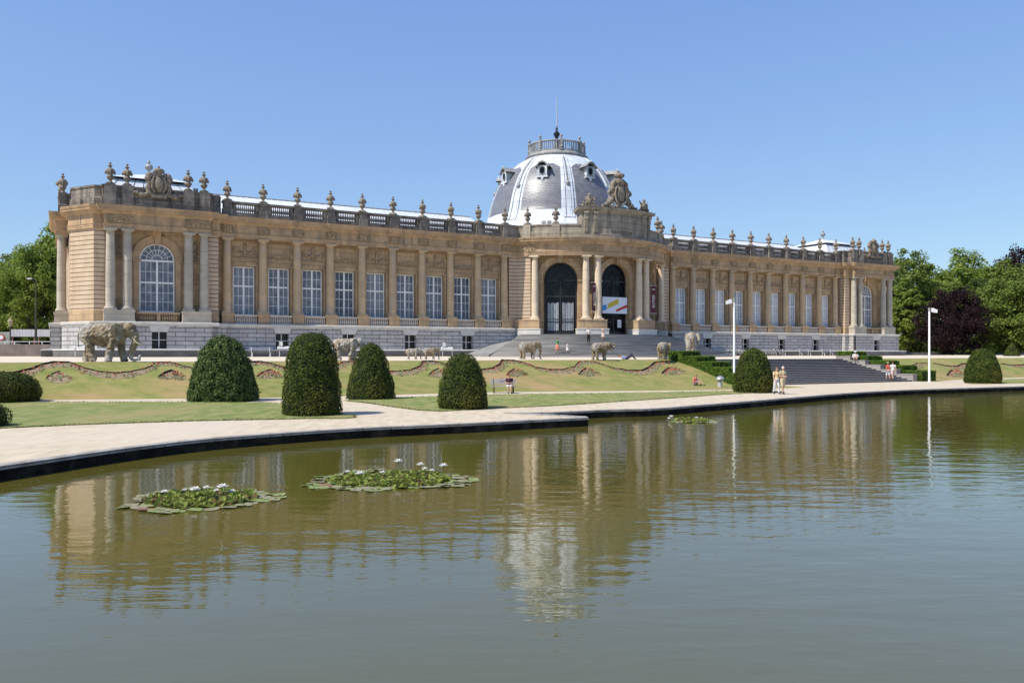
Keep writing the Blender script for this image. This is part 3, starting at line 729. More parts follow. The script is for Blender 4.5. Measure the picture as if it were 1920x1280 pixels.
# carved inscription, letter by letter on the curve
txt = '•MDCCCCIX•'
cu = bpy.data.curves.new('t', 'FONT'); cu.size = .46; cu.extrude = .02
for i, ch in enumerate(txt):
    cu.body = ch; cu.align_x = 'CENTER'; to = bpy.data.objects.new('t', cu); COL.objects.link(to)
    dg = bpy.context.evaluated_depsgraph_get(); tm = bpy.data.meshes.new_from_object(to.evaluated_get(dg))
    sp = (i-(len(txt)-1)/2)*.40 + (-.22 if i == 0 else .22 if i == len(txt)-1 else 0)
    T = Matrix.Translation((*bow(RB+.31, math.degrees(sp/(RB+.28))), 17.02)) @ Matrix.Rotation(sp/(RB+.28), 4, 'Z') @ Matrix.Rotation(PI/2, 4, 'X')
    part(MB().add([T @ v.co for v in tm.vertices], [tuple(p.vertices) for p in tm.polygons]), 'carved_letter', mat('cut_lettering', (.10,.085,.065), rough=.9), parent=attic)
    bpy.data.objects.remove(to); bpy.data.meshes.remove(tm)
# great coat of arms and flanking trophies on the attic
m = MB()
m.ell((0,0,2.1),(1.05,.45,1.55),16,12); m.ell((0,-.42,1.9),(.62,.2,1.0),14,10); m.ell((0,-.2,3.55),(.7,.4,.5),12,8)
for e in (-1, 1):
    m.tube(*cr([(e*.4,0,3.9),(e*.95,0,3.4),(e*1.15,0,2.6),(e*1.1,0,1.9)],[.2,.34,.34,.25]),10)
    m.tube(*cr([(e*1.0,-.1,2.2),(e*1.5,-.1,2.35),(e*1.75,-.1,2.05),(e*1.4,-.1,1.7)],[.18,.22,.2,.1]),8)
    m.tube(*cr([(e*1.1,0,1.9),(e*1.35,0,1.1),(e*1.95,0,.5),(e*2.8,0,.15)],[.36,.46,.36,.15]),10)
    m.tube(*cr([(e*.7,-.4,2.9),(e*.92,-.4,1.8),(e*.6,-.45,.8),(e*.1,-.5,.5)],[.1,.15,.17,.12]),8)
    for i in range(10): m.ell((e*random.uniform(.1,1.9),-.45,random.uniform(.15,.7)),(.16,.14,.16),6,5)
    for i in range(5): m.ell((e*(1.9+.2*i),-.2,.25+.15*random.random()),(.16,.14,.14),6,5)
m.lathe(0,0,3.85,[(.38,0),(.42,.12),(.34,.18),(.42,.3),(.66,.5),(.7,.68),(.5,.86),(.2,.92),(.1,1.0),(.13,1.1),(.02,1.3)],14)
for i in range(8): a = i*PI/4; m.ell((.6*math.sin(a),-.6*math.cos(a),4.4),(.12,.12,.18),6,5)
m.box(-2.9,2.9,-.55,.5,-.1,.12)
m.xf(Matrix.Translation((0,YC-RB+.25,20.05)) @ Matrix.Scale(.92,4))
part(m, 'coat_of_arms', urnm, True, ang=60)
for a in (-18, 18):
    m = MB(); m.ell((0,0,.75),(.5,.4,.6),10,8)
    for i in range(26):
        t = random.uniform(0,2*PI); q = random.uniform(.3,.8); m.ell((q*math.cos(t)*1.1,-.3*random.random(),.55+q*math.sin(t)*.75),(.15,.13,.15),6,5)
    for e in (-1,1): m.tube([(e*.2,0,.8),(e*.7,0,1.2),(e*.9,0,1.4)],[.12,.08,.05],6); m.tube([(e*.5,0,.3),(e*1.1,0,.1)],[.2,.12],6)
    m.box(-1.0,1.0,-.4,.4,-.1,.14); m.ell((0,-.1,1.45),(.22,.2,.22),8,6)
    m.xf(Matrix.Translation((*bow(RB-.1,a),20.05)) @ Matrix.Rotation(R(a),4,'Z')); part(m, 'trophy', urnm, True, ang=60)

# ---- dome
DY = 8.8
prof = [(11.4,16.8),(11.3,18.2),(10.6,18.9),(9.95,19.5),(9.6,20.0),(9.4,20.6),(9.2,21.1),(8.95,22.2),(8.72,23.0),(8.42,23.8),(8.1,24.6),(7.72,25.3),(7.3,25.95),(6.85,26.55),(6.2,27.25),(5.6,27.85),(5.0,28.3),(4.4,28.65),(4.1,28.8)]
def dr(z):
    for (r0, z0), (r1, z1) in zip(prof[:-1], prof[1:]):
        if z0 <= z <= z1: return r0+(r1-r0)*(z-z0)/(z1-z0)
    return prof[-1][0]
part(MB().lathe(0, DY, 0, prof, 96), 'dome_shell', zinc, True, ang=60)
part(MB().lathe(0, DY, 0, [(11.6,18.0),(11.6,18.22),(11.25,18.3)], 96, capt=False), 'drum_moulding', zincold, True)
def dpt(deg, z, off=0): a = R(deg); r = dr(z)+off; return (r*math.sin(a), DY-r*math.cos(a), z)
zs = [20.75+(27.1-20.75)*i/22 for i in range(23)]
for k in range(8):
    ca = 45*k; m = MB(); n = 10; vs = []; fs = []
    for iz, z in enumerate(zs):
        hw = 16.4
        if iz == 22: hw = 9.5
        if iz == 21: hw = 13.0
        if iz == 0: hw = 16.4
        for i in range(n+1): vs.append(dpt(ca-hw+2*hw*i/n, z, .05))
    for iz in range(22):
        for i in range(n): j = iz*(n+1)+i; fs.append((j, j+1, j+n+2, j+n+1))
    m.add(vs, fs); part(m, 'slate_panel', slate, True, ang=60)
    # rib between the panels: two mouldings and a chain of beads
    ra = ca+22.5; m = MB(); zz = [19.6+(28.6-19.6)*i/26 for i in range(27)]
    for off in (-3.2, 3.2):
        vs = []; fs = []
        for z in zz:
            w = .62
            vs += [dpt(ra+off-w, z, .0), dpt(ra+off-w, z, .16), dpt(ra+off+w, z, .16), dpt(ra+off+w, z, .0)]
        for i in range(len(zz)-1):
            for j in range(3): fs.append((4*i+j, 4*i+j+1, 4*i+5+j, 4*i+4+j))
        m.add(vs, fs)
    vs = []; fs = []
    for z in zz: vs += [dpt(ra-1.9, z, .0), dpt(ra-1.9, z, .10), dpt(ra+1.9, z, .10), dpt(ra+1.9, z, .0)]
    for i in range(len(zz)-1):
        for j in range(3): fs.append((4*i+j, 4*i+j+1, 4*i+5+j, 4*i+4+j))
    m.add(vs, fs)
    rb = part(m, 'rib', zinc)
    b = MB()
    for i in range(16): z = 24.5+3.9*i/16; b.ell(dpt(ra, z, .14), (.12,.12,.13), 7, 5)
    b.ell(dpt(ra, 24.1, .18), (.26,.26,.36), 8, 6)
    part(b, 'bead_chain', zincold, True, parent=rb)
    # round dormer
    rr = dr(25.2)
    T = Matrix.Translation((0, DY, -1.65)) @ Matrix.Rotation(R(ca), 4, 'Z')
    d = MB(); y0 = -(rr+.35)
    d.box(-.52,.52,y0,y0+1.9,26.75,28.15); d.box(-.72,.72,y0-.08,y0+.3,26.62,26.8); d.box(-.62,-.42,y0-.06,y0+.02,26.8,28.1); d.box(.42,.62,y0-.06,y0+.02,26.8,28.1)
    vs = []; fs = []; nseg = 12; yf, yb = y0-.28, y0+2.2
    outl = [(-.98,28.02),(-.80,28.18),(-.62,28.30)]+[(-.58*math.cos(PI*i/10), 28.28+.42*math.sin(PI*i/10)) for i in range(1,10)]+[(.62,28.30),(.80,28.18),(.98,28.02)]
    inn = [(x*.90, z-.16) for x, z in outl]
    for y in (yf, yb): vs += [(x,y,z) for x, z in outl]+[(x,y,z) for x, z in inn]
    q = len(outl)
    for i in range(q-1):
        fs += [(i,i+1,2*q+i+1,2*q+i), (q+i+1,q+i,3*q+i,3*q+i+1), (i+1,i,q+i,q+i+1), (2*q+i,2*q+i+1,3*q+i+1,3*q+i)]
    d.add(vs, fs, 1); d.ell((0,yf+.1,28.78),(.10,.10,.16),6,5)
    d.box(-.14,.14,y0-.1,y0+.1,26.25,26.62)
    d.xf(T); dd = part(d, 'dormer', [zinc, zincold])
    w = MB(); vs = [(.33*math.sin(2*PI*i/20), y0-.012, 27.5+.50*math.cos(2*PI*i/20)) for i in range(20)]; w.add(vs, [tuple(range(20))[::-1]])
    w.xf(T); part(w, 'pane', pane_dark, parent=dd)
    w = MB(); w.tube([(.36*math.sin(2*PI*i/20), y0-.03, 27.5+.53*math.cos(2*PI*i/20)) for i in range(21)], .06, 6)
    w.xf(T); part(w, 'round_frame', zincold, True, parent=dd)
part(MB().lathe(0, DY, 0, [(3.9,28.66),(4.15,28.70),(4.2,28.86),(4.32,29.0),(4.3,29.1),(4.0,29.22),(3.9,29.35),(3.88,29.45),(3.4,29.45)], 64, capt=False), 'gallery_moulding', zincold, True)
m = MB(); m.lathe(0, DY, 0, [(3.62,30.66),(3.88,30.66),(3.92,30.76),(3.84,30.86),(3.6,30.86),(3.62,30.66)], 64, capt=False)
m.lathe(0, DY, 0, [(3.6,29.45),(3.86,29.45),(3.86,29.6),(3.6,29.6)], 64, capt=False)
for k in range(8):
    for j in range(1, 10):
        a = R(22.5+45*k+45*j/10); m.tube([(3.74*math.sin(a), DY-3.74*math.cos(a), 29.6),(3.74*math.sin(a), DY-3.74*math.cos(a), 30.68)], .08, 6)
part(m, 'gallery_railing', zincold, True)
part(MB().lathe(0, DY, 0, [(3.8,29.4),(0.05,29.7)], 48, capt=False), 'gallery_floor', zinc)
for k in range(8):
    a = 22.5+45*k; x, y = 3.76*math.sin(R(a)), DY-3.76*math.cos(R(a))
    m = MB(); m.obox((x,y),.19,.19,29.46,31.0,R(a)); m.ell((x,y,29.9),(.28,.28,.3),8,6); m.tube([(x,y,31.0),(x,y,31.2)],[.11,.07],8); m.ell((x,y,31.36),(.2,.2,.22),8,6); m.tube([(x,y,31.5),(x,y,31.7)],.03,5)
    part(m, 'gallery_post', zincold, True)
m = MB(); m.lathe(0, DY, 0, [(.5,29.6),(.4,31.2),(.2,31.6),(.2,31.95),(.26,32.1),(.42,32.35),(.44,32.6),(.2,32.85),(.1,33.0),(.2,33.2),(.1,33.4),(.06,33.7)], 12)
part(m, 'dome_finial', iron, True)
part(MB().tube([(0,DY,33.6),(0,DY,37.7)],[.08,.05],6), 'mast', mat('grey_mast', (.45,.45,.47), rough=.5))

# ---- banners and poster hanging at the entrance (things of their own)
def text_mesh(body, size, ext=.004):
    cu = bpy.data.curves.new('t', 'FONT'); cu.body = body; cu.size = size; cu.extrude = ext; cu.align_x = 'CENTER'; cu.align_y = 'CENTER'
    to = bpy.data.objects.new('t', cu); COL.objects.link(to); dg = bpy.context.evaluated_depsgraph_get()
    tm = bpy.data.meshes.new_from_object(to.evaluated_get(dg)); bpy.data.objects.remove(to); return tm
maroon = mat('maroon_cloth', (.11,.03,.04), (.085,.022,.032), 3, .8); lettw = mat('white_print', (.75,.73,.70), rough=.7)
def banner(a, r, label, rot):
    x, y = bow(r, a); wx, wy = L2W(x, y); e = empty('entrance_banner', (wx, wy, 0), PHI+rot, label, 'banner', 'maroon banners at the entrance')
    e.location.z = 7.6
    m = MB(); n = 8
    for i in range(n):
        z0, z1 = 3.4*i/n, 3.4*(i+1)/n
        y0_, y1_ = .05*math.sin(i*.8), .05*math.sin((i+1)*.8)
        m.add([(-.32,y0_,z0),(.32,y0_,z0),(.32,y1_,z1),(-.32,y1_,z1),(-.32,y0_+.02,z0),(.32,y0_+.02,z0),(.32,y1_+.02,z1),(-.32,y1_+.02,z1)],[(0,1,2,3),(5,4,7,6),(0,3,7,4),(1,5,6,2)])
    m.build('cloth', maroon, e)
    for z, nm in ((3.42,'pole'), (-.02,'pole')):
        MB().tube([(-.40,0,z),(.55,0.25,z)], .03, 6).build(nm, mat('white_metal', (.75,.75,.74), rough=.45), e)
    for s_ in (-1, 1):
        tm = text_mesh('ENTREE', .46); T = Matrix.Translation((.02, -.075 if s_ < 0 else .10, 1.45)) @ Matrix.Rotation(PI if s_ > 0 else 0, 4, 'Z') @ Matrix.Rotation(PI/2, 4, 'X') @ Matrix.Rotation(PI/2, 4, 'Z')
        tm.transform(T); tm.materials.append(lettw); link_mesh('lettering', tm, e)
    t2 = MB(); t2.box(-.2,.2,-.085,-.06,2.95,3.0); t2.box(-.12,.2,-.085,-.06,2.85,2.88); t2.build('emblem', lettw, e)
banner(-16.2, RB+.45, 'narrow maroon banner seen edge-on between the two columns left of the open door', .25)
banner(22.2, RB+.72, 'narrow maroon ENTREE banner hung on the column right of the open door', -.35)
# poster in the middle arch
x, y = bow(RW-.3, 0); wx, wy = L2W(x, y)
e = empty('exhibition_poster', (wx, wy, 7.45), PHI, 'white exhibition poster with yellow, blue and red stripes hung across the middle arch', 'poster')
pmw = mat('poster_white', (.74,.76,.80), (.64,.70,.80), 2.2, .6)
MB().box(-1.85,1.85,-.03,.0,0,2.0).build('sheet', pmw, e)
MB().add([(-1.2,-.036,.55),(-.95,-.036,1.25),(.55,-.036,1.85),(.55,-.036,1.2)],[(0,3,2,1)]).build('yellow_stripe', mat('poster_yellow', (.55,.42,.06), rough=.6), e)
MB().add([(-1.82,-.036,.25),(-1.82,-.036,.95),(-1.25,-.036,1.1),(-1.22,-.036,.52)],[(0,3,2,1)]).build('blue_stripe', mat('poster_blue', (.06,.24,.55), rough=.6), e)
MB().add([(.2,-.036,.2),(.2,-.036,.5),(1.84,-.036,1.15),(1.84,-.036,.8)],[(0,3,2,1)]).build('red_stripe', mat('poster_red', (.50,.04,.03), rough=.6), e)
ln = MB()
for i in range(5): ln.add([(-1.55+.6*i,-.034,1.5),(-1.52+.6*i,-.034,1.5),(-1.2+.6*i,-.034,1.9),(-1.23+.6*i,-.034,1.9)],[(0,1,2,3)])
for i in range(4): ln.box(-.1+.5*i,.2+.5*i,-.036,-.031,.28+.12*i,.32+.12*i)
ln.build('fine_print', mat('poster_grey', (.35,.42,.55), rough=.6), e)
x, y = bow(RW-.35, 3.5); wx, wy = L2W(x, y)
e = tag(MB().box(-.28,.28,-.02,0,0,.95).add([(-.2,-.024,.2),(.2,-.024,.2),(.2,-.024,.75),(-.2,-.024,.75)],[(0,1,2,3)],1).build('door_notice', [pmw, mat('notice_grey', (.55,.56,.6), rough=.6)], loc=(wx, wy, 5.75)), 'small white notice fixed to the dark door under the poster', 'notice')
e.rotation_euler.z = PHI

# ---------------------------------------------------------------- ENTRANCE STEPS
e = empty('entrance_steps', (MX, MY, 0), PHI, 'broad fan of grey stone steps climbing to the curved entrance', 'steps')
NS = 16; R0S, R1S = 13.9, 22.5; ZT0 = 2.27 
def step_z(r): 
    if r <= R0S: return Z_D
    if r >= R1S: return ZT0
    k = int((R1S-r)/((R1S-R0S)/NS)); return ZT0+(Z_D-ZT0)*(k+1)/NS
stepm = mat('grey_step_stone', (.33,.315,.30), (.19,.18,.17), 1.2, .8, .25, 7, c3=(.38,.36,.34), s3=.4, stretch=(.2,.2,6), lo=.4, hi=.6)
m = MB(); A1 = 53; na = 44
for k in range(NS):
    ro = R1S-(R1S-R0S)*k/NS; ri = R1S-(R1S-R0S)*(k+1)/NS if k < NS-1 else 11.6
    z0 = ZT0+(Z_D-ZT0)*k/NS; z1 = ZT0+(Z_D-ZT0)*(k+1)/NS
    if k == 0: z0 -= .3
    a = [-A1+2*A1*i/na for i in range(na+1)]
    vs = [(*bow(ro, q), z0) for q in a]+[(*bow(ro, q), z1-.03) for q in a]+[(*bow(ro+.025, q), z1-.03) for q in a]+[(*bow(ro+.025, q), z1) for q in a]+[(*bow(ri, q), z1) for q in a]
    N1 = na+1; fs = []
    for r_ in range(4):
        for i in range(na): fs.append((r_*N1+i, r_*N1+i+1, (r_+1)*N1+i+1, (r_+1)*N1+i))
    m.add(vs, fs)
m.build('steps', stepm, e)
for s in (-1, 1):
    m = MB(); a0, a1 = s*A1, s*60.5
    P = [(R1S+.3, ZT0+.02), (R1S+.3, ZT0+.22), (R1S-.2, ZT0+.28), (R0S+1.4, 4.05), (R0S-.6, 4.15), (R0S-.6, 1.5), (R1S+.3, 1.5)]
    va = [(*bow(r_, a0), z) for r_, z in P]; vb = [(*bow(r_, a1), z) for r_, z in P]; n = len(P)
    m.add(va+vb, [tuple(range(n)), tuple(range(n, 2*n))[::-1]]+[(i, n+i, n+(i+1) % n, (i+1) % n) for i in range(n)])
    m.build('cheek_wall', mat('ramp_stone', (.27,.265,.26), (.21,.205,.20), 1, .85), e)
#@@PART2@@
# ---------------------------------------------------------------- GROUND
ROT = Matrix.Translation((MX, MY, 0)) @ Matrix.Rotation(PHI, 4, 'Z')
grass = mat('mown_lawn', (.130,.180,.038), (.245,.245,.090), 1.1, .95, .6, 60, c3=(.28,.24,.10), s3=.16, bdist=.03, lo=.40, hi=.60, detail=14, stretch=(1.7,.6,1))
drylawn = mat('dry_bank_grass', (.165,.190,.042), (.26,.235,.080), 1.3, .95, .6, 60, c3=(.36,.235,.115), s3=.22, bdist=.03, lo=.38, hi=.62, detail=14, stretch=(.8,1.2,1.2))
woodland = mat('woodland_floor', (.05,.065,.02), (.09,.09,.035), .3, .95)
soil = mat('bed_soil', (.30,.22,.15), (.22,.175,.10), 2.5, .95, .6, 20)
edge_pts = [(-260,925),(-120,893),(0,875),(90,862),(150,853),(244,840),(360,826),(470,817),(580,809),(680,803),(820,797),(890,794),(1000,788),(1103,783.2),
            (1098,780.8),(985,774.6),(1039,773.6),(1144,768.6),(1233,766.6),(1297,761.3),(1400,753),(1500,744.6),(1600,736.4),(1700,731),(1800,728),(1920,724.3),(2050,721)]
EW = [Vector(G(*p)) for p in edge_pts]
def smooth_poly(P, a, b, it=2):
    for _ in range(it):
        out = P[:a+1]
        for i in range(a, b): out += [P[i]*.75+P[i+1]*.25, P[i]*.25+P[i+1]*.75]
        out += P[b:]; b = a+2*(b-a)+1; P = out
    return P
EW2 = smooth_poly(EW[:14], 1, 12) + [EW[14], EW[15]] + smooth_poly(EW[16:], 1, len(EW[16:])-2)
EW2 = [Vector((-13.2,-14)), Vector((-13.2,8))] + EW2[1:]
last = EW2[-1]; far_r = last + Vector((90, 42))
# water
wpoly = EW2 + [far_r, Vector((200, 40)), Vector((200,-14))]
def watermat():
    m = bpy.data.materials.new('pond_water'); m.use_nodes = True; nt = m.node_tree; N = nt.nodes; L = nt.links
    b = N['Principled BSDF']; b.inputs['Base Color'].default_value = (.094,.084,.016,1); b.inputs['Roughness'].default_value = .012
    b.inputs['IOR'].default_value = 1.6; b.inputs['Specular IOR Level'].default_value = .95
    tc = N.new('ShaderNodeTexCoord')
    def nz(scale, st, det, rough=.5):
        mp = N.new('ShaderNodeMapping'); mp.inputs['Scale'].default_value = st; mp.inputs['Rotation'].default_value = (0,0,R(-8)); L.new(tc.outputs['Object'], mp.inputs[0])
        t = N.new('ShaderNodeTexNoise'); t.inputs['Scale'].default_value = scale; t.inputs['Detail'].default_value = det; t.inputs['Roughness'].default_value = rough; L.new(mp.outputs[0], t.inputs[0]); return t.outputs[0]
    # calm near the left bank, wind-ruffled towards the open right side
    big = nz(.05, (1,1,1), 2); mr = N.new('ShaderNodeMapRange'); mr.inputs[1].default_value = .35; mr.inputs[2].default_value = .65; mr.inputs[3].default_value = .45; mr.inputs[4].default_value = 1.15; L.new(big, mr.inputs[0])
    sx = N.new('ShaderNodeSeparateXYZ'); L.new(tc.outputs['Object'], sx.inputs[0])
    m2 = N.new('ShaderNodeMapRange'); m2.inputs[1].default_value = -6; m2.inputs[2].default_value = 30; m2.inputs[3].default_value = .55; m2.inputs[4].default_value = 1.25; L.new(sx.outputs[0], m2.inputs[0])
    mu = N.new('ShaderNodeMath'); mu.operation = 'MULTIPLY'; L.new(mr.outputs[0], mu.inputs[0]); L.new(m2.outputs[0], mu.inputs[1])
    b1 = N.new('ShaderNodeBump'); b1.inputs['Distance'].default_value = .014; L.new(nz(2.4, (.42,1.1,1), 3), b1.inputs['Height']); L.new(mu.outputs[0], b1.inputs['Strength'])
    b0 = N.new('ShaderNodeBump'); b0.inputs['Distance'].default_value = .03; b0.inputs['Strength'].default_value = .40; L.new(nz(.9, (.6,1.1,1), 2), b0.inputs['Height']); L.new(b0.outputs[0], b1.inputs['Normal'])
    b2 = N.new('ShaderNodeBump'); b2.inputs['Distance'].default_value = .0022; b2.inputs['Strength'].default_value = .8; L.new(nz(9, (.35,1.1,1), 2), b2.inputs['Height']); L.new(b1.outputs[0], b2.inputs['Normal'])
    L.new(b2.outputs[0], b.inputs['Normal'])
    return m
water = MB().poly(wpoly, ZW).build('pond_water', watermat(), uv=False); tag(water, kind='structure')
db = MB()
for i in range(420):
    x_, y_ = random.uniform(-16, 40), random.uniform(7, 60); s_ = random.uniform(.008,.03); a_ = random.uniform(0,PI)
    if i % 3 == 0:
        q_ = random.choice(EW2[2:22]); x_, y_ = q_.x+random.uniform(.1,1.5), q_.y-random.uniform(.1,1.2)
    db.add([(x_-s_*math.cos(a_), y_-s_*math.sin(a_), ZW+.004),(x_+s_*.5*math.sin(a_), y_-s_*.5*math.cos(a_), ZW+.006),(x_+s_*math.cos(a_), y_+s_*math.sin(a_), ZW+.004),(x_-s_*.5*math.sin(a_), y_+s_*.5*math.cos(a_), ZW+.006)],[(0,1,2,3)])
tag(db.build('floating_debris', mat('dead_leaf', (.28,.22,.12), (.16,.2,.07), 3, .8), uv=False), kind='stuff')
# slope: foot curve (from the photo) and straight top edge parallel to the museum
footL = [(-260,757),(-100,752.5),(70,749.3),(200,748.3),(350,747),(540,745),(740,740),(850,736.8),(950,734.6),(1080,733.4),(1200,732.4),(1300,731.2),(1372,730.2)]
footR = [(1728,716.6),(1760,714.6),(1800,711.4),(1860,709.2),(1920,707.4),(2100,703.5)]
Z_E = 2.05; Y_E = -29.3
def slope(name, foot, uext0, uext1, clip):
    ft = [Vector(W2L(*G(*p))) for p in foot]
    ft = [Vector((uext0, ft[0].y))] + ft + [Vector((uext1, ft[-1].y))] if uext0 is not None else ft
    # resample
    us = np.linspace(ft[0].x, ft[-1].x, 200); fx = [p.x for p in ft]; fy = [p.y for p in ft]; nt_ = 24
    vs = []; fs = []
    for u in us:
        yf = float(np.interp(u, fx, fy))
        for j in range(nt_+1):
            t = j/nt_; y = yf+(Y_E-yf)*t; yb0 = max(yf, -36.9); q = max(0, (y-yb0)/(Y_E-yb0)); z = Z_E*(q+.10*math.sin(PI*q))+.05*min(1, t*6)*(1-q)
            if j == nt_: z = Z_E
            z += .03*noise.noise(Vector((u*.3, y*.3, 0)))*math.sin(PI*t)
            X, Y = L2W(u, y); vs.append((X, Y, z+.004))
    for i in range(len(us)-1):
        for j in range(nt_): k = i*(nt_+1)+j; fs.append((k, k+nt_+1, k+nt_+2, k+1))
    m = MB().add(vs, fs); o = m.build(name, drylawn, uv=False, smooth=True); tag(o, kind='structure'); return o, vs, fs
sl1, v1, f1 = slope('grass_bank', footL, -140, -9.9, None)
sl2, v2, f2 = slope('grass_bank', footR, 9.9, 260, None)
bvh = [BVHTree.FromPolygons([Vector(p) for p in v], f) for v, f in ((v1, f1), (v2, f2))]
def on_slope(px, py):
    d = ray(px, py).normalized(); best = None
    for b in bvh:
        h = b.ray_cast(Vector((0,0,EYE)), d)
        if h[0] is not None and (best is None or h[3] < best[3]): best = h
    return best[0] if best else None
# lower gravel path round the pond (one sheet from the kerb to under the bank)
gp = EW2 + [far_r] + [Vector(L2W(270, -29.0)), Vector(L2W(9.85,-29.0)), Vector(L2W(9.85,-30.6)), Vector(L2W(-9.85,-30.6)), Vector(L2W(-9.85,-29.0)), Vector(L2W(-150,-29.0)), Vector((-150,-14)), Vector((-13.2,-14))]
# keep the sheet simple: kerb line out, bank line back
gpoly = [p for p in EW2] + [far_r, Vector(L2W(270,-29.4)), Vector(L2W(-150,-29.4)), Vector((-150,-14))]
p = MB().poly(gpoly, 0.0).build('gravel_path', gravel, uv=False); tag(p, kind='structure')
p = MB().add([(*L2W(x_, y_), z_) for y_, z_ in ((Y_E+.02, Z_E), (-2, 2.25), (62, 2.3)) for x_ in (-300, 300)], [(0,1,3,2),(2,3,5,4)]).build('terrace_gravel', terr, uv=False)
tag(p, kind='structure')
p = MB().poly([(-3500,-3500),(3500,-3500),(3500,3500),(-3500,3500)], -1.6).build('ground', woodland, uv=False); tag(p, kind='structure')
p = MB().poly([L2W(-1500,50), L2W(2500,50), L2W(2500,2500), L2W(-1500,2500)], 2.36).build('park_ground', woodland, uv=False); tag(p, kind='structure')
# lawns
A_ = [(-260,757),(70,753.2),(340,753),(500,754.3),(530,756.5),(550,763),(600,772),(668,779),(664,782),(640,783.6),(580,783.4),(520,785),(430,786.5),(340,788.5),(160,794.5),(0,801.5),(-120,808),(-260,816)]
B_ = [(648,750.5),(700,747),(740,744.9),(820,742.2),(915,739.6),(1000,738.2),(1100,737),(1240,734.9),(1300,733.7),(1375,732.3),(1440,733),(1470,734),(1400,736.6),(1340,739.6),(1300,743),(1240,747),(1160,752),(1060,758.5),(1000,761.6),(920,764.8),(880,767),(830,770),(790,768.5),(740,762.5),(700,756)]
C_ = [(1818,716.5),(1850,712),(1880,710.5),(1990,707.5),(2200,704),(2200,712),(1990,716.5),(1900,718),(1850,719),(1820,719)]
def lawn(pts, z):
    w = [Vector(G(a, b, z)) for a, b in pts]; m = MB().poly(w, z)
    # slightly ragged turf edge standing above the gravel
    rim = MB(); out = []
    o = m.build('lawn', grass, uv=False); tag(o, kind='structure'); return w
LA = [lawn(q, .03) for q in (A_, B_, C_)]
turf = MB(); 
for w in LA:
    n = len(w)
    for i in range(n):
        a, b = w[i], w[(i+1) % n]; L_ = (b-a).length
        if max(a.y, b.y) > 75 or L_ > 30: continue
        for j in range(int(L_*28)):
            q = a+(b-a)*random.random()+Vector((random.gauss(0,.05), random.gauss(0,.05)))
            s_ = random.uniform(.02,.05); an = random.uniform(0,PI); dx, dy = math.cos(an)*s_, math.sin(an)*s_
            turf.add([(q.x-dx,q.y-dy,.0),(q.x+dx,q.y+dy,.0),(q.x+dx*.3,q.y+dy*.3,random.uniform(.05,.09))],[(0,1,2)])
tag(turf.build('lawn_edge_grass', grass, uv=False), kind='stuff')
# kerb of the pond
kst = mat('kerb_stone', (.42,.40,.37), (.30,.28,.25), 2.0, .9, .5, 12, c3=(.20,.18,.15), s3=1.2, brick=(1.3,5,(.3,.3,.3),.02,.15))
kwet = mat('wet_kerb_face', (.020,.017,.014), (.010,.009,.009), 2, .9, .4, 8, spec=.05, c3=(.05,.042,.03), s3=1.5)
k = MB(); pth = [(q.x, q.y) for q in EW2]
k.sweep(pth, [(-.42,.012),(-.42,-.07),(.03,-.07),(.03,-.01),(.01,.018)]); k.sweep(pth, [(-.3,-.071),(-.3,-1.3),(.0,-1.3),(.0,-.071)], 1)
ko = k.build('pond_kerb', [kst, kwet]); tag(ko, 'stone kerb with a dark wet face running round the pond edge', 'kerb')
# ---------------------------------------------------------------- garden stairs, cheeks, hedges
e = empty('garden_stairs', (MX, MY, 0), PHI, 'wide dark stone stairs leading down from the terrace to the pond path', 'stairs')
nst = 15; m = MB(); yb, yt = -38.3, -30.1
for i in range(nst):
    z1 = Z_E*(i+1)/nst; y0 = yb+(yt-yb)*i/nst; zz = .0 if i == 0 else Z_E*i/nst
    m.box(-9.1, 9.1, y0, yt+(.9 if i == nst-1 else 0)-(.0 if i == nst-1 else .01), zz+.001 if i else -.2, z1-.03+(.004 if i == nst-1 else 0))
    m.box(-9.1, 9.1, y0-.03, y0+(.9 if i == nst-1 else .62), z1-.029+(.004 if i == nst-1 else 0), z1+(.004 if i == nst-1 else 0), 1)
m.build('steps', [mat('stair_riser_shade_stone', (.11,.10,.10), (.075,.07,.07), 2, .85), mat('stair_tread_stone', (.30,.285,.28), (.20,.19,.185), 2.2, .8, .3, 8)], e)  # dark riser stone also carries the risers' shade; treads are coloured lighter
cheekm = mat('stair_cheek_stone', (.34,.31,.29), (.26,.235,.22), 1.4, .85, .2, 6)
for s in (-1, 1):
    m = MB()
    for i in range(5):
        y1 = yt+.3-(yt-yb+.4)*i/5; y0 = yt+.3-(yt-yb+.4)*(i+1)/5; zt = Z_E+.22-(Z_E+.02)*i/5
        x0, x1 = sorted((s*9.11, s*9.72)); m.box(x0, x1, y0+.002, y1, -.2, zt); m.box(x0-.03, x1+.03, y0-.03, y1-.04, zt+.001, zt+.07)
    m.build('cheek_wall', cheekm, e)

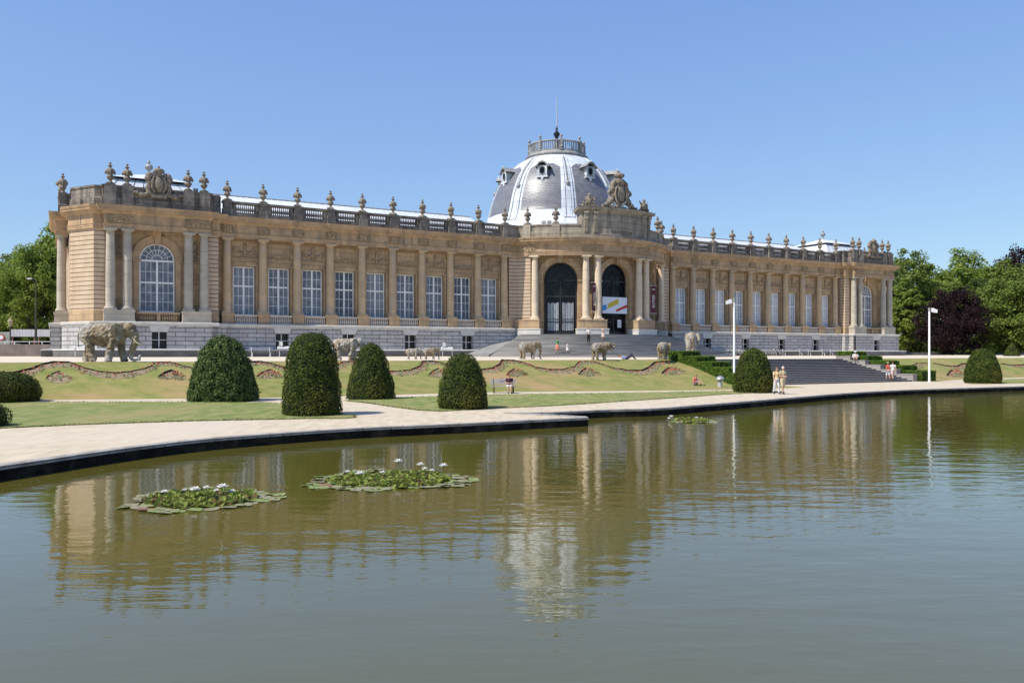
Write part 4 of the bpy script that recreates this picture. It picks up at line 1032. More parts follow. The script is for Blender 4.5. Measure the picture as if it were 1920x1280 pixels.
def leafmat(name, c1, c2, trans=.25, rough=.55, scale=.8, c3=None):
    return mat(name, c1, c2, scale, rough, 0, trans=trans, detail=3, c3=c3, s3=.5, spec=.12, lo=.4, hi=.6)
yew = leafmat('yew_leaves', (.045,.066,.012), (.088,.115,.020), .2, .65, 2.2, c3=(.125,.110,.022))
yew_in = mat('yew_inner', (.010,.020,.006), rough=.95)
holly = leafmat('holly_leaves', (.052,.085,.024), (.110,.150,.045), .15, .5, 3)
boxl = leafmat('box_hedge_leaves', (.085,.155,.018), (.13,.21,.03), .25, .6, 2)
def quads_mesh(name, c, nrm, size, material, jit=.6, asp=1.6, shape=None):
    """c: (N,3) centres, nrm: (N,3) preferred facing; builds N small leaf faces as one mesh"""
    N = len(c); n = nrm + rng.normal(0, jit, (N,3)); n /= np.linalg.norm(n, axis=1)[:,None]
    t = rng.normal(0, 1, (N,3)); t -= n*(t*n).sum(1)[:,None]; t /= np.linalg.norm(t, axis=1)[:,None]; b = np.cross(n, t)
    s = (size*rng.uniform(.6,1.35,N))[:,None] if np.isscalar(size) else (size)[:,None]
    v = np.empty((N,4,3)); v[:,0] = c-t*s*asp*.5; v[:,1] = c-b*s*.42-n*s*.10; v[:,2] = c+t*s*asp*.5; v[:,3] = c+b*s*.42+n*s*.08
    me = bpy.data.meshes.new(name); me.vertices.add(4*N); me.vertices.foreach_set('co', v.reshape(-1))
    me.loops.add(4*N); me.loops.foreach_set('vertex_index', np.arange(4*N)); me.polygons.add(N)
    me.polygons.foreach_set('loop_start', np.arange(0,4*N,4)); me.polygons.foreach_set('loop_total', np.full(N,4))
    me.update(calc_edges=True); me.validate(); me.materials.append(material); return me
def topiary(px, pbase, wpx, hpx, prof, label, leaf, size=.06, dens=420, z=0.03, rough=.06, D=None, group='clipped topiary bushes by the pond'):
    if D is None:
        X, D = G(px, pbase, z); D += wpx/2*D/F*.8; X = (px-960)/F*D
    else: X = (px-960)/F*D
    r = wpx/2*D/F; h = hpx*D/F
    e = empty('topiary_bush', (X, D, z), 0, label, 'topiary', group)
    pr = [(r*a*.97-.05, h*b-.03) for a, b in prof]
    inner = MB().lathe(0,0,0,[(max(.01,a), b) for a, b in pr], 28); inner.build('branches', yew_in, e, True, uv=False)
    P = np.array(prof)*np.array([r, h]); seg = np.hypot(*np.diff(P,axis=0).T); w = seg*(P[:-1,0]+P[1:,0]); area = PI*w.sum(); N = int(area*dens)
    k_ = rng.choice(len(seg), N, p=w/w.sum()); t = rng.random(N)
    rr = P[k_,0]+(P[k_+1,0]-P[k_,0])*t; zz = P[k_,1]+(P[k_+1,1]-P[k_,1])*t; an = rng.random(N)*2*PI
    dR = P[k_+1,0]-P[k_,0]; dZ = P[k_+1,1]-P[k_,1]; ln = np.hypot(dR,dZ)
    nr, nz_ = dZ/ln, -dR/ln
    bump_ = np.array([noise.noise(Vector((math.cos(a)*r*2.2, math.sin(a)*r*2.2, z_*2.2))) for a, z_ in zip(an, zz)])
    off = rng.normal(0, rough*.45, N)+bump_*rough*1.5
    sh = rng.random(N) < .02; off[sh] += rng.random(sh.sum())*.09       # stray shoots
    n = np.stack([np.cos(an)*nr, np.sin(an)*nr, nz_],1); c = np.stack([np.cos(an)*rr, np.sin(an)*rr, zz],1)+n*off[:,None]
    c[:,2] = np.maximum(c[:,2], .02)
    link_mesh('foliage', quads_mesh('foliage', c, n, size, leaf), e)
    return e
dome_p = [(.97,0),(1.0,.05),(.95,.22),(.86,.42),(.74,.62),(.60,.78),(.44,.90),(.24,.975),(0,1)]
tall_p = [(.97,0),(1.0,.04),(.955,.25),(.885,.5),(.80,.72),(.68,.87),(.5,.955),(.28,.99),(0,1)]
cone_p = [(.98,0),(1.0,.05),(.90,.3),(.74,.55),(.56,.78),(.42,.90),(.25,.97),(.1,.995),(0,1)]
bell_p = [(.95,0),(1.0,.1),(.96,.3),(.85,.55),(.68,.77),(.5,.9),(.3,.97),(0,1)]
ball_p = [(.92,0),(1.0,.2),(.99,.45),(.9,.68),(.7,.86),(.42,.96),(0,1)]
topiary(6,755,124,54,ball_p,'wide low ball of dark yew at the left side, at the foot of the bank',yew)
topiary(-42,802,104,46,ball_p,'dark rounded bush, only its edge showing at the left border by the gravel',yew,.05)
topiary(418.5,753,124,119,dome_p,'loose leafy holly dome, the bush with big glossy leaves left of the tall yew',holly,.085,420,rough=.10)
topiary(585,779.5,109,151,tall_p,'tallest yew column, standing where the gravel paths fork',yew,.055,500)
topiary(695.5,748.5,90,103,cone_p,'tapering yew cone with a browned tip, right behind the tallest column',yew,.06)
topiary(867.5,767,92,102,bell_p,'bell shaped yew with a bright green top left of the bench',yew,.06)
topiary(1412.5,736,72,81,bell_p,'bell shaped yew in front of the garden stairs beside the walking couple',yew,.07)
topiary(1842.5,718.6,62,64,bell_p,'rounded yew cone right of the right-hand white pole',yew,.075)
topiary(1897,660.5,29,27,[(1,0),(.97,.05),(.6,.5),(.2,.9),(0,1)],'small pointed yew on the far terrace in front of the dark trees',yew,.12,120,z=2.06,D=125)
# stepped hedges beside the stairs
def hedge(s, label):
    e = empty('stepped_hedge', (MX, MY, 0), PHI, label, 'hedge', 'stepped hedges beside the garden stairs')
    C, Nn = [], []; inner = MB()
    n = 5; y_top, y_bot = -29.2, -38.7; x0, x1 = sorted((s*9.9, s*12.0))
    for i in range(n):
        y1 = y_top-(y_top-y_bot)*i/n; y0 = y_top-(y_top-y_bot)*(i+1)/n; zt = Z_E+.72-(Z_E-.25)*i/(n-1)
        zb = max(-.1, Z_E*(1-(i+1.4)/(n-.9))-.45)
        inner.box(x0+.06,x1-.06,y0+.002,y1-.002,zb,zt-.05)
        faces = [((x0,y0,zt),(x1-x0,0,0),(0,y1-y0,0),(0,0,1)), ((x0,y0,zb),(x1-x0,0,0),(0,0,zt-zb),(0,-1,0)), ((x0,y0,zb),(0,y1-y0,0),(0,0,zt-zb),(-1,0,0)), ((x1,y0,zb),(0,y1-y0,0),(0,0,zt-zb),(1,0,0))]
        for o, a, b, nn in faces:
            o, a, b, nn = map(np.array, (o, a, b, nn)); A = np.linalg.norm(np.cross(a,b)); N = int(A*330)
            q = o+rng.random((N,1))*a+rng.random((N,1))*b+nn*rng.normal(0,.02,(N,1)); C.append(q); Nn.append(np.tile(nn.astype(float),(N,1)))
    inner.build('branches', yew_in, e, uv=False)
    link_mesh('foliage', quads_mesh('foliage', np.concatenate(C), np.concatenate(Nn), .075, boxl), e)
hedge(-1, 'green hedge cut in descending steps on the left of the garden stairs')
hedge(1, 'green hedge cut in descending steps on the right of the garden stairs')
# ---------------------------------------------------------------- flower beds on the bank
redfl = mat('red_flowers', (.36,.040,.030), (.44,.10,.06), 5, .8); leafb = mat('grey_green_leaves', (.15,.19,.07), (.25,.27,.13), 4, .8)
darkedge = mat('turf_edge_shade', (.045,.028,.018), rough=.95)  # shade of the turf cut painted as a near-black brown
def bed(curve, thick, label, group, tri=False):
    pts = [on_slope(*q) for q in curve]; pts = [q for q in pts if q is not None]
    if len(pts) < 3: return
    # dense resample
    res = []
    for a, b in zip(pts[:-1], pts[1:]):
        n = max(1, int((b-a).length/.35))
        for i in range(n): res.append(a+(b-a)*i/n)
    res.append(pts[-1])
    down = Vector((SP, -CP, 0)); soilm = MB(); ed = MB(); vs = []; plants = []; reds = []
    def drop(q):
        h = bvh[0].ray_cast(Vector((q.x,q.y,10)), Vector((0,0,-1)))
        if h[0] is None: h = bvh[1].ray_cast(Vector((q.x,q.y,10)), Vector((0,0,-1)))
        return h[0] if h[0] is not None else q
    W = thick
    for i, q in enumerate(res):
        w = W*(min(1, i/6, (len(res)-1-i)/6)*.7+.3) if not tri else W*max(.05, 1-abs(2*i/(len(res)-1)-1)**1.6)
        for j in range(4): vs.append(drop(q+down*w*j/3)+Vector((0,0,.012)))
        for _ in range(int(12*w) if not tri else int(16*w)):
            t = random.random(); p_ = drop(q+down*w*t+Vector((random.uniform(-.2,.2), random.uniform(-.2,.2), 0)))
            (reds if (t < .45 or random.random() < .12) and random.random() < .55 else plants).append(p_)
    fs = []
    for i in range(len(res)-1):
        for j in range(3): fs.append((4*i+j, 4*i+j+1, 4*i+5+j, 4*i+4+j))
    e = empty('flower_bed', vs[0], 0, label, 'flower bed', group); o_ = Vector(vs[0])
    soilm.add([Vector(v)-o_ for v in vs], fs).build('soil', soil, e, uv=False)
    # low cut edge of the turf along the upper side, coloured as if in shade
    ev = []; fe = []
    rng_ = range(len(res)) if not tri else range(len(res)//2+1)
    for i in rng_:
        q = vs[4*i]; q0 = Vector(q)-down*.02; hh_ = .07+.06*(.5+.5*math.sin(i*.13+len(res)))
        ev += [q0+Vector((0,0,-.02))-o_, q0+Vector((0,0,hh_))-o_, q0+Vector((0,0,hh_+.01))-down*.10-o_, q0-down*.10+Vector((0,0,-.02))-o_]
    for i in range(len(ev)//4-1):
        for j in range(4): j2 = (j+1) % 4; fe.append((4*i+j, 4*i+4+j, 4*i+4+j2, 4*i+j2))
    ed.add(ev, fe).build('turf_edge', darkedge, e, uv=False)
    for lst, mm, nm, s in ((reds, redfl, 'red_flowers', .08), (plants, leafb, 'plants', .075)):
        if not lst: continue
        c = np.repeat(np.array([tuple(p-o_) for p in lst]), 4, 0); c += rng.normal(0,.045,c.shape); c[:,2] += .03
        q = link_mesh(nm, quads_mesh(nm, c, np.tile([0,-.4,.8],(len(c),1)), s, mm), e); q['kind'] = 'stuff'
waves = [[(-60,700),(0,706),(30,700),(60,693),(82,684),(100,680.5),(130,681),(160,692),(185,698),(215,700.5),(245,698),(272,692),(285,687),(293,680.5),(320,680),(345,688),(365,693)],
         [(440,692),(458,686),(466,680.5),(490,680),(510,684),(530,690),(560,695),(590,697),(618,691),(632,686),(644,679),(668,679),(690,688),(722,696),(745,697.5),(770,695),(788,688),(793,679),(815,679),(838,685),(870,692)],
         [(880,697),(903,694.5),(925,691.5),(937,685),(941,677),(965,677.5),(985,682.5),(1005,690),(1030,694),(1056,694),(1078,688.5),(1087,678.8),(1112,678),(1130,684),(1150,691),(1180,696),(1205,696),(1218,690),(1228,681),(1245,679),(1256,683)],
         [(1652,678),(1672,683),(1696,687),(1712,686),(1720,681.5),(1738,681.5)], [(1752,682),(1775,687),(1795,688),(1806,683),(1822,683)], [(1878,683),(1900,686),(1918,685),(1930,682),(1950,682)]]
wl = ['winding flower bed curling across the left end of the grass bank below the big elephant', 'winding flower bed on the bank behind the tall yew and the holly', 'winding flower bed on the bank below the row of small elephants',
      'short curling flower bed on the bank just right of the stepped hedge', 'short curling flower bed on the bank between the white pole and the rounded yew', 'short curling flower bed at the far right end of the bank']
for w_, l_ in zip(waves, wl): bed(w_, .85, l_, 'winding flower beds on the grass bank')
tris = [(112,697,52),(322,696,50),(507,694,50),(822,692,36),(968,691,34),(1103,690,34),(1262,688,40),(1712,690,26),(1790,692,26)]
tl = ['small red triangle bed below the big elephant', 'small triangle bed of grey-green plants left of the holly dome','small triangle bed between the holly dome and the tall yew','small triangle bed partly hidden by the bell shaped yew','small triangle bed above the bench',
      'small red triangle bed below the elephant with raised trunk','small triangle bed beside the left stepped hedge','small triangle bed left of the right-hand white pole','small triangle bed right of the right-hand white pole']
for (x_, y_, w_), l_ in zip(tris, tl): bed([(x_-w_*.5,y_+13),(x_-w_*.28,y_+5),(x_,y_),(x_+w_*.25,y_+6),(x_+w_*.5,y_+12)], 1.5, l_, 'small triangular flower beds on the bank', True)

# ---------------------------------------------------------------- TREES
bark = mat('bark', (.07,.055,.04), (.045,.036,.028), 4, .95, .8, 10)
gl = {'light': leafmat('light_tree_leaves', (.235,.31,.06), (.165,.235,.042), .45, .6, .35, c3=(.28,.33,.075)),
      'mid': leafmat('mid_tree_leaves', (.130,.180,.035), (.185,.235,.050), .35, .6, .35),
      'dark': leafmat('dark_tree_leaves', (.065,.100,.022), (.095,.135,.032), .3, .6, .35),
      'beech': leafmat('copper_beech_leaves', (.018,.009,.011), (.032,.015,.018), .15, .6, .5)}
def tree_meshes(seed, h, rx, low, kind, nclump=150, per=110, leaf=.34, shape='round', gap=.0):
    r_ = random.Random(seed); g = np.random.default_rng(seed)
    tm = MB(); th = h*low+h*.25
    tm.tube([(0,0,-.2),(.1*h*.05,0,th*.5),(0,.1,th),(.2,0,h*.8)], [h*.028,h*.022,h*.018,h*.006], 9)
    cz = h*(low+1)/2; rz = h*(1-low)/2
    cen = []
    while len(cen) < nclump:
        p = g.normal(0,1,3); p /= np.linalg.norm(p); q = g.random()**.38
        x, y, z = p*q
        if shape == 'round': s_ = 1.0 if z < 0 else (1-.25*z*z)
        elif shape == 'dome': s_ = 1.08-.30*max(0, z)
        else: s_ = 1.0-.62*(z+1)/2
        wob = 1+.20*noise.noise(Vector((p[0]*1.6+seed, p[1]*1.6, p[2]*1.6)))+.12*noise.noise(Vector((p[0]*4+seed, p[1]*4, p[2]*4)))
        if gap and noise.noise(Vector((x*2.3+seed, y*2.3, z*2.3))) > .32-gap: continue
        cen.append((x*rx*s_*wob, y*rx*s_*wob, cz+z*rz*wob))
    cen = np.array(cen)
    for c in cen[g.choice(len(cen), min(26, len(cen)), replace=False)]:
        z0 = min(th, c[2]*.7)*r_.uniform(.6,1); tm.tube([(0,0,z0),(c[0]*.5,c[1]*.5,z0+(c[2]-z0)*.6),tuple(c)], [h*.012,h*.007,h*.002], 6)
    cr = rx*.20*g.uniform(.65,1.35,len(cen))
    idx = np.repeat(np.arange(len(cen)), per); d = g.normal(0,1,(len(idx),3)); d /= np.linalg.norm(d,axis=1)[:,None]
    rad = cr[idx]*(g.random(len(idx))**.45); d2 = d.copy(); d2[:,2] *= .62
    P = cen[idx]+d2*rad[:,None]; keep = P[:,2] > h*low*.75; P = P[keep]; d = d[keep]
    nrm = d*.8+np.array([0,0,.9])
    return tm.mesh('trunk', bark, True, uv=False), quads_mesh('crown', P, nrm, leaf, gl[kind], .7, 1.5)
protos = {}
def tree(px, D, z, ptop, key, label, spec, rz=None, sc=1.0, name='broadleaf_tree', cat='tree', group=None):
    if key not in protos: protos[key] = tree_meshes(**spec)
    h0 = spec['h']; H = z*0+EYE+(HY-ptop)*D/F - z; s_ = H/h0
    e = empty(name, ((px-960)/F*D, D, z), rz if rz is not None else random.uniform(0,6.28), label, cat, group); e.scale = (s_*sc, s_*sc, s_)
    link_mesh('trunk', protos[key][0], e); link_mesh('crown', protos[key][1], e); return e
S1 = dict(seed=3,h=20,rx=8.2,low=.12,kind='light',nclump=190,per=120,leaf=.36)
S2 = dict(seed=5,h=20,rx=7.5,low=.14,kind='mid',nclump=190,per=120,leaf=.36)
S3 = dict(seed=8,h=20,rx=7.5,low=.16,kind='dark',nclump=170,per=110,leaf=.38)
S4 = dict(seed=11,h=22,rx=7.5,low=.22,kind='mid',nclump=120,per=110,leaf=.36,gap=.22)
S5 = dict(seed=14,h=14,rx=9.2,low=.03,kind='beech',nclump=240,per=120,leaf=.33,shape='dome')
S6 = dict(seed=17,h=16,rx=4.6,low=.08,kind='light',nclump=150,per=110,leaf=.32,shape='cone')
S7 = dict(seed=21,h=15,rx=8.4,low=.02,kind='mid',nclump=230,per=120,leaf=.34,shape='dome')
grL = 'trees at the left end of the museum'; grR = 'trees beyond the right end of the museum'
tree(112,128,2.4,408,'S1','tall light green tree rising against the left end of the museum',S1,.4,.8,group=grL)
tree(62,122,2.4,462,'S1','light green tree with spreading crown left of the museum, above the street lamp',S1,2.0,.85,group=grL)
tree(18,146,2.4,474,'S2','mid green tree at the left border of the photo',S2,1.0,group=grL)
tree(-50,138,2.4,486,'S3','dark tree mostly outside the left border',S3,group=grL)
tree(-15,165,2.4,490,'S3b','dark background tree seen low behind the left trees',S3,group=grL) if False else None
tree(70,170,2.4,500,'S3','dark shaded tree deep behind the light green ones on the left',S3,3.0,group=grL)
tree(1712,178,2.4,466,'S4','tall open-crowned tree with sky showing through, next to the right pavilion',S4,.5,1.0,group=grR)
tree(1800,205,2.4,474,'S1','broad light green tree rising behind the copper beech',S1,4.0,1.1,group=grR)
tree(1868,200,2.4,486,'S4','open-crowned tree right of the broad light green one, on the skyline',S4,2.2,1.1,group=grR)
tree(1935,196,2.4,484,'S2','mid green tree on the skyline at the right border',S2,3.1,1.1,group=grR)
tree(1700,158,2.4,520,'S6','slender light green tree with drooping boughs directly beside the right pavilion',S6,1.0,1.1,group=grR)
tree(1668,170,2.4,505,'S3','dark green tree peeping out behind the right pavilion',S3,1.0,.8,group=grR)
tree(1740,175,2.4,530,'S2','mid green tree filling the gap left of the copper beech',S2,5.1,.8,group=grR)
tree(1786,148,2.4,541,'S5','large copper beech with a dark purple dome of leaves','' or S5,.3,.74,group=grR,name='copper_beech')
tree(1886,150,2.4,514,'S7','big bushy green tree sweeping to the ground right of the copper beech',S7,.3,.98,group=grR)
tree(1950,146,2.4,540,'S7','low bushy tree cut by the right border',S7,2.3,.9,group=grR)
tree(1843,185,2.4,520,'S3','dark green tree between the copper beech and the bushy tree',S3,2.3,.9,group=grR)
tree(1928,260,2.4,462,'S5','distant copper coloured tree top at the right border',S5,1.3,.5,group=grR,name='copper_beech')
for i, (px_, D_2, pt, lab) in enumerate(((1100,250,470,'tree hidden behind the museum dome'),)): pass
# dark undergrowth under the trees
def thicket(x0, x1, D, ztop, label, kind='dark'):
    N = 16000; a = rng.random(N); X0_, X1_ = (x0-960)/F*D, (x1-960)/F*D
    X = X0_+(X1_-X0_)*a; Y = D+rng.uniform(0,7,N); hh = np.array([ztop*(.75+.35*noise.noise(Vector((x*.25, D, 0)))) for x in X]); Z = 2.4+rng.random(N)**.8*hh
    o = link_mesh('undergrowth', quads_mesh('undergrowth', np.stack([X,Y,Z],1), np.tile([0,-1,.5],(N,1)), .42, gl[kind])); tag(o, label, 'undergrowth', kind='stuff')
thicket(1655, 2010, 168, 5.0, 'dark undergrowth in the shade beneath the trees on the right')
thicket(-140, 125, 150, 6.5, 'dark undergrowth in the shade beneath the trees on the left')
# yard at the left: retaining wall, hoarding, lamp, sign, railing
def atp(px, D): return (px-960)/F*D
Dl = 88
m = MB(); xa, xb = atp(-260,Dl), atp(100,Dl)
m.box(xa, xb, Dl, Dl+.5, 1.9, 3.55)
tag(m.build('retaining_wall', mat('brown_wall', (.20,.165,.15), (.13,.105,.095), .5, .9, .4, 6, streak=(.26,.22,.2))), 'low brown retaining wall at the left of the terrace', 'wall')
e = empty('railing', (0, Dl+.9, 3.3), 0, 'thin pale metal railing above the brown wall', 'railing')
m = MB(); m.box(xa, atp(124,Dl), -.03,.03,.52,.58); m.build('top_rail', mat('white_metal', (.75,.75,.74), rough=.45), e)
for x_ in (0,18,46,70,98): MB().box(atp(x_,Dl)-.03, atp(x_,Dl)+.03, -.04,.04,-.6,.52).build('post', mat('white_metal', (.75,.75,.74)), e)
hoard = mat('white_hoarding', (.52,.51,.55), (.44,.43,.47), .6, .6)
for a_, b_, lab in ((21,65,'white hoarding panel left of the dark post'), (70,104,'white hoarding panel between the dark post and the museum')):
    e = empty('hoarding', (0, Dl+4, 0), 0, lab, 'hoarding', 'white hoardings left of the museum'); DD = Dl+4
    m = MB(); x0_, x1_ = atp(a_,DD), atp(b_,DD); n_ = int((x1_-x0_)/.3)
    for i in range(n_):
        m.box(x0_+(x1_-x0_)*i/n_, x0_+(x1_-x0_)*(i+.93)/n_, -.03,.0,4.45,5.25)
    m.box(x0_,x1_,.001,.04,4.5,5.2); m.build('panel', hoard, e)
    for x_ in (x0_+.1, x1_-.1): MB().box(x_-.05,x_+.05,.045,.12,2.4,5.1).build('post', mat('red_post', (.25,.12,.10), rough=.8), e)
m = MB(); DD = Dl+3; m.box(atp(-30,DD), atp(18,DD), 0,.08,3.4,4.95); m.xf(Matrix.Translation((0,DD,0)))
o = m.build('site_board', mat('grey_green_board', (.33,.35,.31), (.26,.28,.25), .8, .7)); tag(o, 'grey green board with a round red-ringed sign at the left border', 'board')
m = MB(); m.lathe(0,0,0,[(.0,0),(.36,0),(.36,.03),(0,.03)],24); m.xf(Matrix.Rotation(PI/2,4,'X')); 
s_ = empty('traffic_sign', (atp(3,DD), DD-.05, 4.35), 0, 'round white sign with a red ring on the grey green board', 'sign')
m.build('disc', mat('sign_red', (.45,.06,.05), rough=.6), s_); m = MB(); m.lathe(0,0,.031,[(.0,0),(.23,0),(.23,.008),(0,.008)],24); m.xf(Matrix.Rotation(PI/2,4,'X')); m.build('centre', pmw, s_)
darkmetal = mat('dark_lamp_metal', (.05,.055,.055), rough=.5)
e = empty('street_lamp', (atp(67,Dl+5), Dl+5, 2.3), 0, 'slender dark street lamp post left of the museum', 'street lamp')
MB().tube([(0,0,0),(0,0,1.0),(0,0,8.4)],[.13,.10,.05],8).build('pole', darkmetal, e, True); m = MB(); m.tube([(0,0,8.3),(-.1,0,8.6),(-.5,0,8.7)],.04,6); m.build('arm', darkmetal, e)
m = MB(); m.ell((-.7,0,8.68),(.35,.14,.09),8,6); m.build('lamp_head', mat('lamp_grey', (.5,.5,.5), rough=.4), e, True)
e = empty('garden_lantern', (atp(19.5,Dl+2), Dl+2, 2.3), 0, 'old fashioned lantern on a post near the left border', 'lantern')
MB().lathe(0,0,0,[(.16,0),(.12,.3),(.07,.5),(.06,3.0),(.1,3.1),(.05,3.2)],10).build('pole', darkmetal, e, True)
MB().lathe(0,0,3.2,[(.14,0),(.26,.55),(.30,.57),(.12,.85),(.05,.95),(.02,1.1)],6).build('lamp_head', mat('old_brass', (.30,.27,.17), rough=.5), e)
e = empty('parked_car', (atp(2,105), 105, 2.9), .1, 'grey car parked under the trees at the left border', 'car')
cp = mat('grey_car_paint', (.28,.31,.36), rough=.25, spec=.6); tyre = mat('tyre_rubber', (.02,.02,.02), rough=.8)
prf = [(-2.1,.3),(-2.15,.7),(-1.7,.85),(-1.2,.9),(-.6,1.4),(.7,1.42),(1.4,.95),(2.1,.85),(2.2,.6),(2.15,.3)]
m = MB(); m.add([(x,-.85,z) for x, z in prf]+[(x,.85,z) for x, z in prf], [tuple(range(10))[::-1], tuple(range(10,20))]+[(i,(i+1)%10,10+(i+1)%10,10+i) for i in range(10)]); m.build('body', cp, e)
m = MB(); m.add([(-1.05,-.86,.95),(1.15,-.86,.98),(.6,-.86,1.34),(-.55,-.86,1.32)],[(0,1,2,3)]); m.build('side_window', darkroom, e)
for x_ in (-1.35,1.35):
    m = MB(); m.tube([(x_,-.9,.33),(x_,-.65,.33)],.33,16); m.build('wheel', tyre, e)
m = MB(); xa_, xb_ = atp(1684,150), atp(1850,150); m.box(0, 46, -.2,.2,0,.45); m.build('low_wall', plinthm)
lw = bpy.data.objects['low_wall']; lw.location = (*L2W(66, 6), 2.3); lw.rotation_euler.z = PHI; tag(lw, 'long low grey stone wall edging the terrace beyond the right pavilion', 'wall')

# ---------------------------------------------------------------- LAMPS
wp = mat('white_pole_paint', (.80,.80,.79), rough=.4)
def flood_pole(px, pb, ptop, side, label):
    X, D = G(px, pb); H = EYE+(HY-ptop)*D/F
    e = empty('flood_light_pole', (X, D, 0), 0, label, 'lamp pole', 'white flood light poles')
    MB().tube([(0,0,0),(0,0,1.0),(0,0,1.02),(0,0,H-.25)],[.10,.095,.09,.08],12).build('pole', wp, e, True)
    MB().box(-.2,.2,-.2,.2,0,.03).build('base_plate', wp, e)
    m = MB(); m.tube([(0,0,H-.3),(0,0,H)],.10,10); m.tube([(0,0,H-.22),(side*.28,0,H-.2)],.04,6); m.build('bracket', mat('lamp_grey2', (.30,.29,.28), rough=.5), e, True)
    m = MB(); m.add([(side*.2,-.16,H-.36),(side*.62,-.19,H-.46),(side*.66,-.19,H-.20),(side*.26,-.16,H-.02),(side*.2,.16,H-.36),(side*.62,.19,H-.46),(side*.66,.19,H-.20),(side*.26,.16,H-.02)],
        [(0,1,2,3),(7,6,5,4),(0,4,5,1),(1,5,6,2),(2,6,7,3),(3,7,4,0)]); m.build('lamp_head', wp, e)
flood_pole(1376.5, 722, 560, -1, 'white flood light pole with its head to the left, beside the bell shaped yew')
flood_pole(1742.5, 716.5, 577, 1, 'white flood light pole standing on the path right of the stairs')
q_ = on_slope(1350, 725.5) or Vector((*G(1350,726), 0)); X, D = q_.x, q_.y
e = empty('bollard_lamp', (X, D, q_.z-.05), 0, 'mushroom shaped grey bollard lamp at the foot of the left stepped hedge', 'lamp')
MB().lathe(0,0,0,[(.16,0),(.16,.5),(.14,.52),(.14,.62)],14).build('post', mat('concrete_grey', (.42,.42,.44), rough=.7), e, True)
MB().lathe(0,0,.6,[(.30,0),(.34,.05),(.30,.14),(.20,.24),(.08,.29),(0,.30)],18).build('cap', mat('cap_metal', (.38,.37,.40), rough=.35, metal=.4), e, True)

